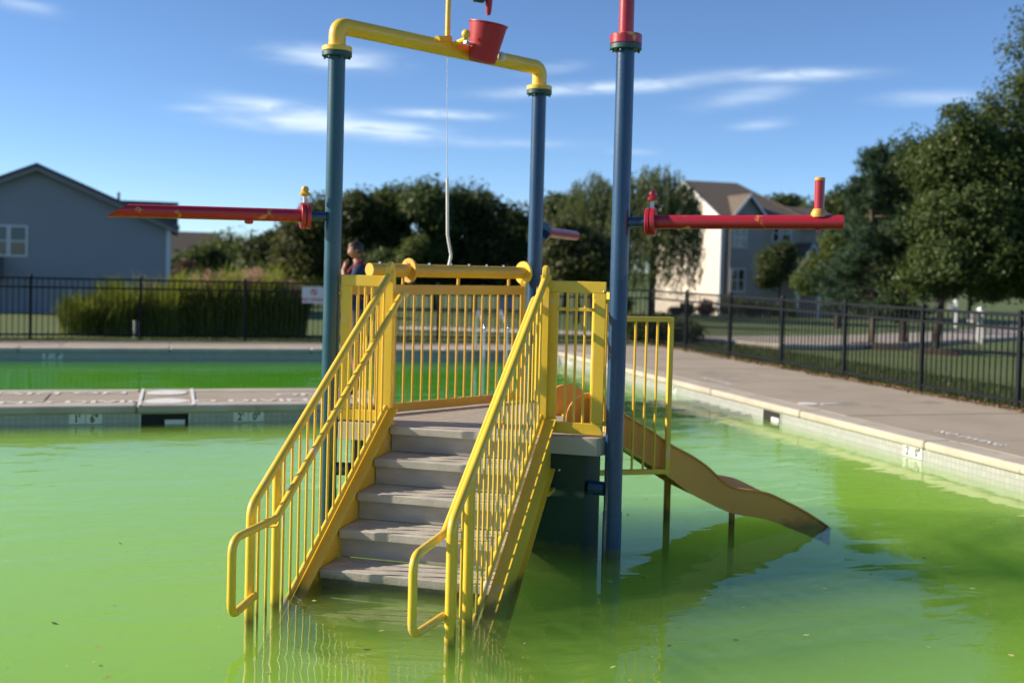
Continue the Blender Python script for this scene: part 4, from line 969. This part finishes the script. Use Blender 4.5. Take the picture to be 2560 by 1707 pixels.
tree_px('broadleaf_tree', 2250, 60, E((2040,620,60,60),(2010,590,45,45),(2080,560,45,70)), 'dense dark tree behind the pine', leaf='dark', size=.28, clusters=160, per=75, sig=.36, group=G1)
tree_px('broadleaf_tree', 2420, 64, E((2200,610,90,75),(2130,620,80,70),(2290,610,90,80),(2330,560,60,90)), 'dense tree behind the full green street tree', leaf='dark', size=.3, clusters=190, per=75, sig=.4, group=G1)
# hedges and shrubs
def shrub(px, Y, w_px, h_px, py_base, label, leaf='dark', size=.07, n=26, per=90, cat='shrub', group=None):
    w = at(px, py_base, Y); b = Vector((w.x, Y, hgt(w.x, Y))); s = Y/FPX; o = empty('shrub', b); tag(o, label, cat, group)
    R = w_px*s*.5; H = h_px*s; 
    c = RNG.normal(size=(n, 3)); c /= np.linalg.norm(c, axis=1, keepdims=True); c *= (RNG.random((n, 1))**.4); c = c*[R*.85, min(R, .7), H*.42]+[0, 0, H*.5]
    P = np.repeat(c, per, 0)+RNG.normal(size=(n*per, 3))*[.16*H+.04, .16*H+.04, .12*H]; P[:, 2] = np.abs(P[:, 2])
    quads('foliage', leaf_quads(P, size*Y/25), LV[leaf], o)
    MB().tube([(0,0,-.1),(.02,0,H*.5)], [.04,.02], 6).obj('stem', BARK, o); return o
SG = 'shrubs along the right fence'
for px, w_, h_, lab in ((1600, 70, 70, 'dark clipped shrub at the fence corner behind the slide guard'), (1655, 80, 66, 'dark clipped shrub beside the first right fence post'), (1712, 70, 58, 'last dark clipped shrub before the open lawn')):
    shrub(px, 26.2, w_, h_, 860, lab, 'dark', .075, 34, 90, group=SG)
for i, (px, w_, h_, lf, lab) in enumerate(((1560, 60, 40, 'mid', 'small green shrub in front of the willow trunk'), (1900, 90, 40, 'dark', 'dark foundation shrub under the lower house window'), (1835, 90, 46, 'dark', 'dark foundation shrub at the corner of the cream house'), (1960, 80, 38, 'dark', 'dark foundation shrub beside the porch posts'), (1690, 30, 20, 'dark', 'little round shrub against the cream wall'), (1715, 26, 30, 'olive', 'thin upright shrub against the cream wall'), (1765, 40, 40, 'red', 'reddish shrub near the sunlit house corner'))):
    shrub(px, 62, w_, h_, 795, lab, lf, .06, 22, 70)
# tall ornamental grass behind the left fence
GRB = leaf_mat('grass_blade', (.095,.14,.014), (.18,.215,.035), .5); PLM = leaf_mat('grass_plume', (.34,.21,.14), (.50,.34,.24), .45)
def tall_grass(px, Y, H, R, n, plume, label):
    w = at(px, 840, Y); b = Vector((w.x, Y, hgt(w.x, Y))); o = empty('ornamental_grass', b); tag(o, label, 'ornamental grass', 'tall grass clumps behind the left fence')
    Q = []; k = 6
    a = RNG.random(n)*2*np.pi; r0 = np.sqrt(RNG.random(n))*R*.82; L = H*(.50+.62*RNG.random(n)+.14*np.sin(a*3+px)); out = R*(.12+.75*RNG.random(n))*(L/H); dr = .28+.95*RNG.random(n)**1.3*(out/R)
    t = np.linspace(0, 1, k+1)
    ca, sa = np.cos(a), np.sin(a)
    def pt(tt):
        rr = r0 + out*tt**1.9; z = L*(tt*1.30-dr*tt**2.8); return np.stack([ca*rr, sa*rr, z], 1)
    wdir = np.stack([-sa, ca, np.zeros(n)], 1)*(.012+.008*RNG.random((n, 1)))
    for i in range(k):
        p0, p1 = pt(t[i]), pt(t[i+1]); w0, w1 = wdir*(1-t[i]*.8), wdir*(1-t[i+1]*.8)
        Q.append(np.stack([p0-w0, p0+w0, p1+w1, p1-w1], 1))
    quads('blades', np.concatenate(Q), GRB, o)
    if plume:
        P = []
        for i in range(plume):
            a = random.uniform(0, 6.28); r = R*.8*math.sqrt(random.random()); h = (H*random.uniform(.88, 1.12))*(1-.22*(r/R)**2)
            m = 26; z = h-np.linspace(0, .42, m); P.append(np.stack([r*math.cos(a)+RNG.normal(size=m)*.022, r*math.sin(a)+RNG.normal(size=m)*.022, z], 1))
        quads('plumes', leaf_quads(np.concatenate(P), .06, up=.0, aspect=.3), PLM, o)
    return o
for px, Y, H, R, n, pl, lab in ((215, 24.2, .86, .62, 2200, 0, 'lowest lime green grass clump at the left end of the hedge'), (315, 24.5, 1.12, .84, 2800, 0, 'lime green grass clump second from the left end of the hedge'),
        (425, 24.6, 1.26, .86, 2800, 30, 'green grass clump below the corner of the slate house'), (525, 24.8, 1.36, .86, 2800, 170, 'grass clump with first tan plumes in the middle of the hedge'),
        (625, 24.9, 1.42, .84, 2800, 230, 'tallest grass clump with tan plumes'), (705, 25.0, 1.22, .66, 2400, 190, 'tan plumed grass clump at the right end of the hedge')):
    tall_grass(px, Y, H, R, n, pl, lab)
# lawn grass along the fences, dead leaves on the deck edge
def blades(name, pts, hh, label):
    P = np.array(pts); n = len(P); a = RNG.random(n)*6.283; h = hh*(.5+RNG.random(n)); w = np.stack([np.cos(a), np.sin(a), np.zeros(n)], 1)*.006
    tip = np.stack([RNG.normal(size=n)*.03, RNG.normal(size=n)*.03, h], 1)
    o = quads(name, np.stack([P-w, P+w, P+tip+w*.2, P+tip-w*.2], 1), leaf_mat(name+'_blade', (.045,.075,.012), (.10,.12,.03), .35)); tag(o, label, 'grass', kind='stuff')
pts = []
for i in range(16000):
    p, q = random.uniform(-11.5, 9.6), 22.47+random.random()**1.5*.9; w = W(p, q); pts.append((w.x, w.y, hgt(w.x, w.y)))
for i in range(26000):
    p, q = 10.02+random.random()**1.6*2.6, random.uniform(6.5, 23); w = W(p, q); pts.append((w.x, w.y, hgt(w.x, w.y)))
blades('grass', pts, .075, 'lawn grass growing along both fences')
LEAFD = leaf_mat('dead_leaf', (.16,.09,.045), (.30,.19,.10), .15)
pts = []
for i in range(2600):
    q = random.uniform(6.5, 22.3); e = .05+.10*(math.sin(q*2.1)+math.sin(q*5.3+1))*.5; p = 9.98-abs(random.gauss(0, .07))-max(0, e)*random.random(); w = W(p, q); pts.append((w.x, w.y, DZ+.012+random.random()*.02))
o = quads('leaf_litter', leaf_quads(np.array(pts), .05, up=2.), LEAFD); tag(o, 'brown dead leaves drifted against the right fence', 'leaf litter', kind='stuff')
# leaves and specks afloat
pts = []
for i in range(150):
    x, y = random.uniform(-2.8, 2.8), 4.7+random.random()**1.4*5; pts.append((x, y, .004))
o = quads('floating_debris', leaf_quads(np.array(pts), .026, jit=.8, up=6.), leaf_mat('speck', (.25,.30,.08), (.5,.5,.25), .1)); tag(o, 'tiny leaves and specks floating on the green water', 'debris', kind='stuff')

# ------------------------------------------------------------------ street things
def mailbox(x, y, label, h=1.15):
    o = empty('mailbox', (x, y, hgt(x, y)), R_(-20)); tag(o, label, 'mailbox')
    WP = mat('mailbox_white', (.8,.8,.78), None, rough=.5)
    MB().box(-.075, .075, -.075, .075, -.1, h).obj('post', WP, o, 0); MB().lathe([(.11,0),(.10,.03),(.02,.10)], (0,0,h), (0,0,1), 4).obj('post_cap', WP, o, 0)
    MB().box(-.35, .05, -.05, .05, h*.62, h*.7).obj('arm', WP, o, 0)
    V = []; n = 8
    for yy in (-.28, .28):
        V += [(-.22+.1*math.cos(t), yy, h*.72+.12+.1*math.sin(t)) for t in np.linspace(0, math.pi, n)] + [(-.32, yy, h*.72), (-.12, yy, h*.72)]
    m = n+2; MB().add(V, [tuple(range(m))[::-1], tuple(range(m, 2*m))] + [(i, (i+1) % m, m+(i+1) % m, m+i) for i in range(m)]).obj('box', mat('mailbox_body', (.35,.35,.35), None, rough=.4), o, 0)
mailbox(14.0, 33.3, 'white mailbox post standing on the lawn by the street', 1.0); mailbox(20.5, 51.5, 'smaller white mailbox farther up the street', 1.2)
for i, (px, h, lab) in enumerate(((336, .33, 'left white pipe stub sticking up before the grass hedge'), (349, .30, 'right white pipe stub sticking up before the grass hedge'))):
    w = at(px, 846, 23.4); o = empty('pipe_stub', (w.x, 23.4, hgt(w.x, 23.4))); tag(o, lab, 'pipe', 'white pipe stubs by the fence')
    MB().tube([(0,0,-.1),(0,0,h)], .025, 10).obj('pipe', WHT, o); MB().disc((0,0,h), (0,0,1), .03, .03).obj('cap', WHT, o)

# ------------------------------------------------------------------ the person on the tongue of deck
def person():
    base = Vector((-1.865, 13.42, DZ+.004)); o = empty('person', base, R_(8)); o.scale = (1.03, 1.03, 1.03); tag(o, 'person in navy shirt standing beyond the left post with hand at chin', 'person')
    sk = {}; V = []; Rr = []; Ed = []
    def v(n, x, y, z, r, par=None):
        sk[n] = len(V); V.append((x, y, z)); Rr.append(r)
        if par: Ed.append((sk[par], sk[n]))
    # facing -x
    v('pelvis', 0, 0, .98, (.155,.12)); v('waist', 0, 0, 1.12, (.15,.105), 'pelvis'); v('chest', .01, 0, 1.34, (.175,.12), 'waist'); v('collar', .01, 0, 1.50, (.13,.085), 'chest'); v('neck', 0, 0, 1.565, (.06,.06), 'collar'); v('nape', -.01, 0, 1.62, (.058,.06), 'neck')
    for s, nm in ((1, 'l'), (-1, 'r')):
        v(nm+'hip', 0, .095*s, .90, (.10,.095), 'pelvis'); v(nm+'knee', -.02, .11*s, .51, (.062,.062), nm+'hip'); v(nm+'calf', .015, .11*s, .36, (.058,.055), nm+'knee'); v(nm+'ankle', .02, .11*s, .09, (.04,.04), nm+'calf'); v(nm+'ball', -.10, .12*s, .04, (.04,.036), nm+'ankle'); v(nm+'toe', -.18, .125*s, .03, (.032,.026), nm+'ball')
        v(nm+'shoulder', .01, .19*s, 1.46, (.072,.068), 'collar')
    # near arm (r, towards the camera) raised to the chin; far arm across the belly
    v('relbow', -.10, -.235, 1.21, (.048,.048), 'rshoulder'); v('rwrist', -.165, -.09, 1.46, (.030,.028), 'relbow'); v('rpalm', -.135, -.055, 1.53, (.034,.022), 'rwrist')
    v('lelbow', -.02, .27, 1.20, (.048,.048), 'lshoulder'); v('lwrist', -.22, .06, 1.17, (.030,.028), 'lelbow'); v('lpalm', -.235, -.03, 1.18, (.034,.022), 'lwrist')
    for k in range(4):
        y = -.07+.018*k; v('rf%d' % k, -.125+.004*k, y+.015, 1.572+.003*k, .0085, 'rpalm'); v('rg%d' % k, -.118, y+.025, 1.598-.004*k, .0075, 'rf%d' % k)
        v('lf%d' % k, -.235+.004*k, -.075, 1.20-.016*k, .0085, 'lpalm'); v('lg%d' % k, -.225, -.115, 1.195-.016*k, .0075, 'lf%d' % k)
    v('rt', -.15, -.065, 1.57, .010, 'rpalm'); v('lt', -.255, -.035, 1.225, .010, 'lpalm')
    me = bpy.data.meshes.new('body'); me.from_pydata(V, Ed, [])
    ob = link('body', me, None)
    ob.modifiers.new('skin', 'SKIN'); sm = ob.modifiers.new('sub', 'SUBSURF'); sm.levels = 2; sm.render_levels = 2
    for i, r in enumerate(Rr): me.skin_vertices[0].data[i].radius = r if isinstance(r, tuple) else (r, r)
    me.skin_vertices[0].data[0].use_root = True
    dg = bpy.context.evaluated_depsgraph_get(); m2 = bpy.data.meshes.new_from_object(ob.evaluated_get(dg)); bpy.data.objects.remove(ob); m2.name = 'body'
    SKIN = mat('skin', (.42,.19,.12), (.36,.16,.10), 20, .5); NAVY = mat('navy_cloth', (.012,.028,.065), (.018,.038,.085), 30, .85, .2, 80); KHA = mat('khaki_cloth', (.20,.17,.12), (.17,.14,.10), 30, .85); SHOE = mat('shoe', (.03,.03,.03), None, rough=.7)
    m2.materials.clear()
    for q in (SKIN, NAVY, KHA, SHOE): m2.materials.append(q)
    for pg in m2.polygons:
        c = pg.center; pg.use_smooth = True; arm_ = False
        if c.z < .085: k = 3
        elif c.z < 1.00 and abs(c.y) < .24 and c.x > -.15: k = 2 if c.z > .40 else 0
        elif c.z > 1.535: k = 0
        elif c.x < -.125 and c.z > 1.1: k = 0
        elif c.z < 1.27 and abs(c.y) > .20: k = 0
        else: k = 1
        pg.material_index = k
    body = link('body', m2, o)
    # head
    hd = MB(); n, kk = 22, 16; V = []; F = []
    for i in range(kk+1):
        t = i/kk; z = -.118+.236*t; w = math.sqrt(max(0, 1-(2*t-1)**2))
        for j in range(n):
            a = 2*math.pi*j/n; ca, sa = math.cos(a), math.sin(a)
            rx_ = .098*w**.8; ry_ = .076*w**.8
            if t < .42 and ca < 0: rx_ *= .90+.10*math.sin(t/.42*1.57)
            if t < .35 and ca > 0: rx_ *= .62+.38*t/.35
            x = ca*rx_; y = sa*ry_
            if ca < -.9 and .30 < t < .52: x -= .020*(1-abs(t-.38)/.14) if abs(t-.38) < .14 else 0        # nose
            if ca < -.8 and .50 < t < .60: x += .006                                                      # eye sockets
            if ca < -.9 and .20 < t < .27: x -= .005                                                      # lips
            V.append((x, y, z))
    for i in range(kk):
        for j in range(n): F.append((i*n+j, i*n+(j+1) % n, (i+1)*n+(j+1) % n, (i+1)*n+j))
    h = hd.add(V, F).obj('head', SKIN, o, 60); h.location = (-.03, 0, 1.735); h.rotation_euler = (0, R_(-6), R_(10)); h.scale = (.86, .86, .86); h.location.z = 1.70
    EYE_ = mat('eye', (.6,.6,.6), None, rough=.3)
    for s in (-1, 1):
        MB().sphere((-.082, .03*s, .012), .011, 8, 6).obj('eye', EYE_, h); MB().sphere((.004, .078*s, -.005), .03, 8, 6, (.7,.3,1)).obj('ear', SKIN, h)
    hb = MB(); V2 = []; F2 = []
    for i in range(kk+1):
        t = i/kk; z = -.118+.240*t; w = math.sqrt(max(0, 1-(2*t-1)**2))
        for j in range(n):
            a = 2*math.pi*j/n; ca, sa = math.cos(a), math.sin(a); keep = (t > .74) or (ca > -.1 and t > .28) or (ca > -.6 and t > .56)
            g = 1.13 if keep else .90; V2.append((ca*.098*w**.8*g, sa*.076*w**.8*g, z*(1.04 if keep else .95)))
    hb.add(V2, F).obj('hair', mat('hair_brown', (.055,.02,.011), (.035,.013,.008), 60, .5), h, 60)
    # red bag on the back
    bg = MB(); n2 = 16; V = []; prof = [(.0,.0),(.07,.01),(.10,.05),(.105,.25),(.095,.38),(.05,.43),(0,.44)]
    for r, z in prof:
        for j in range(n2):
            a = 2*math.pi*j/n2; V.append((.19+r*.75*math.copysign(abs(math.cos(a))**.7, math.cos(a)), r*1.5*math.copysign(abs(math.sin(a))**.7, math.sin(a)), 1.08+z))
    bg.add(V, [(i*n2+j, i*n2+(j+1) % n2, (i+1)*n2+(j+1) % n2, (i+1)*n2+j) for i in range(len(prof)-1) for j in range(n2)])
    bag = bg.obj('backpack', mat('red_bag', (.42,.02,.03), (.35,.02,.03), 20, .7), None, 60)
    bag.location = base; bag.scale = (1.03, 1.03, 1.03); bag.rotation_euler = (0, 0, R_(8)); tag(bag, 'red backpack worn by the person beyond the left post', 'backpack')
    for s in (-1, 1): MB().tube(fillet([(.13,.1*s,1.50), (.02,.12*s,1.565), (-.105,.12*s,1.46), (-.13,.12*s,1.30), (.05,.16*s,1.14), (.14,.12*s,1.13)], .05, 4), .018, 6).obj('strap', REDC, bag)
person()
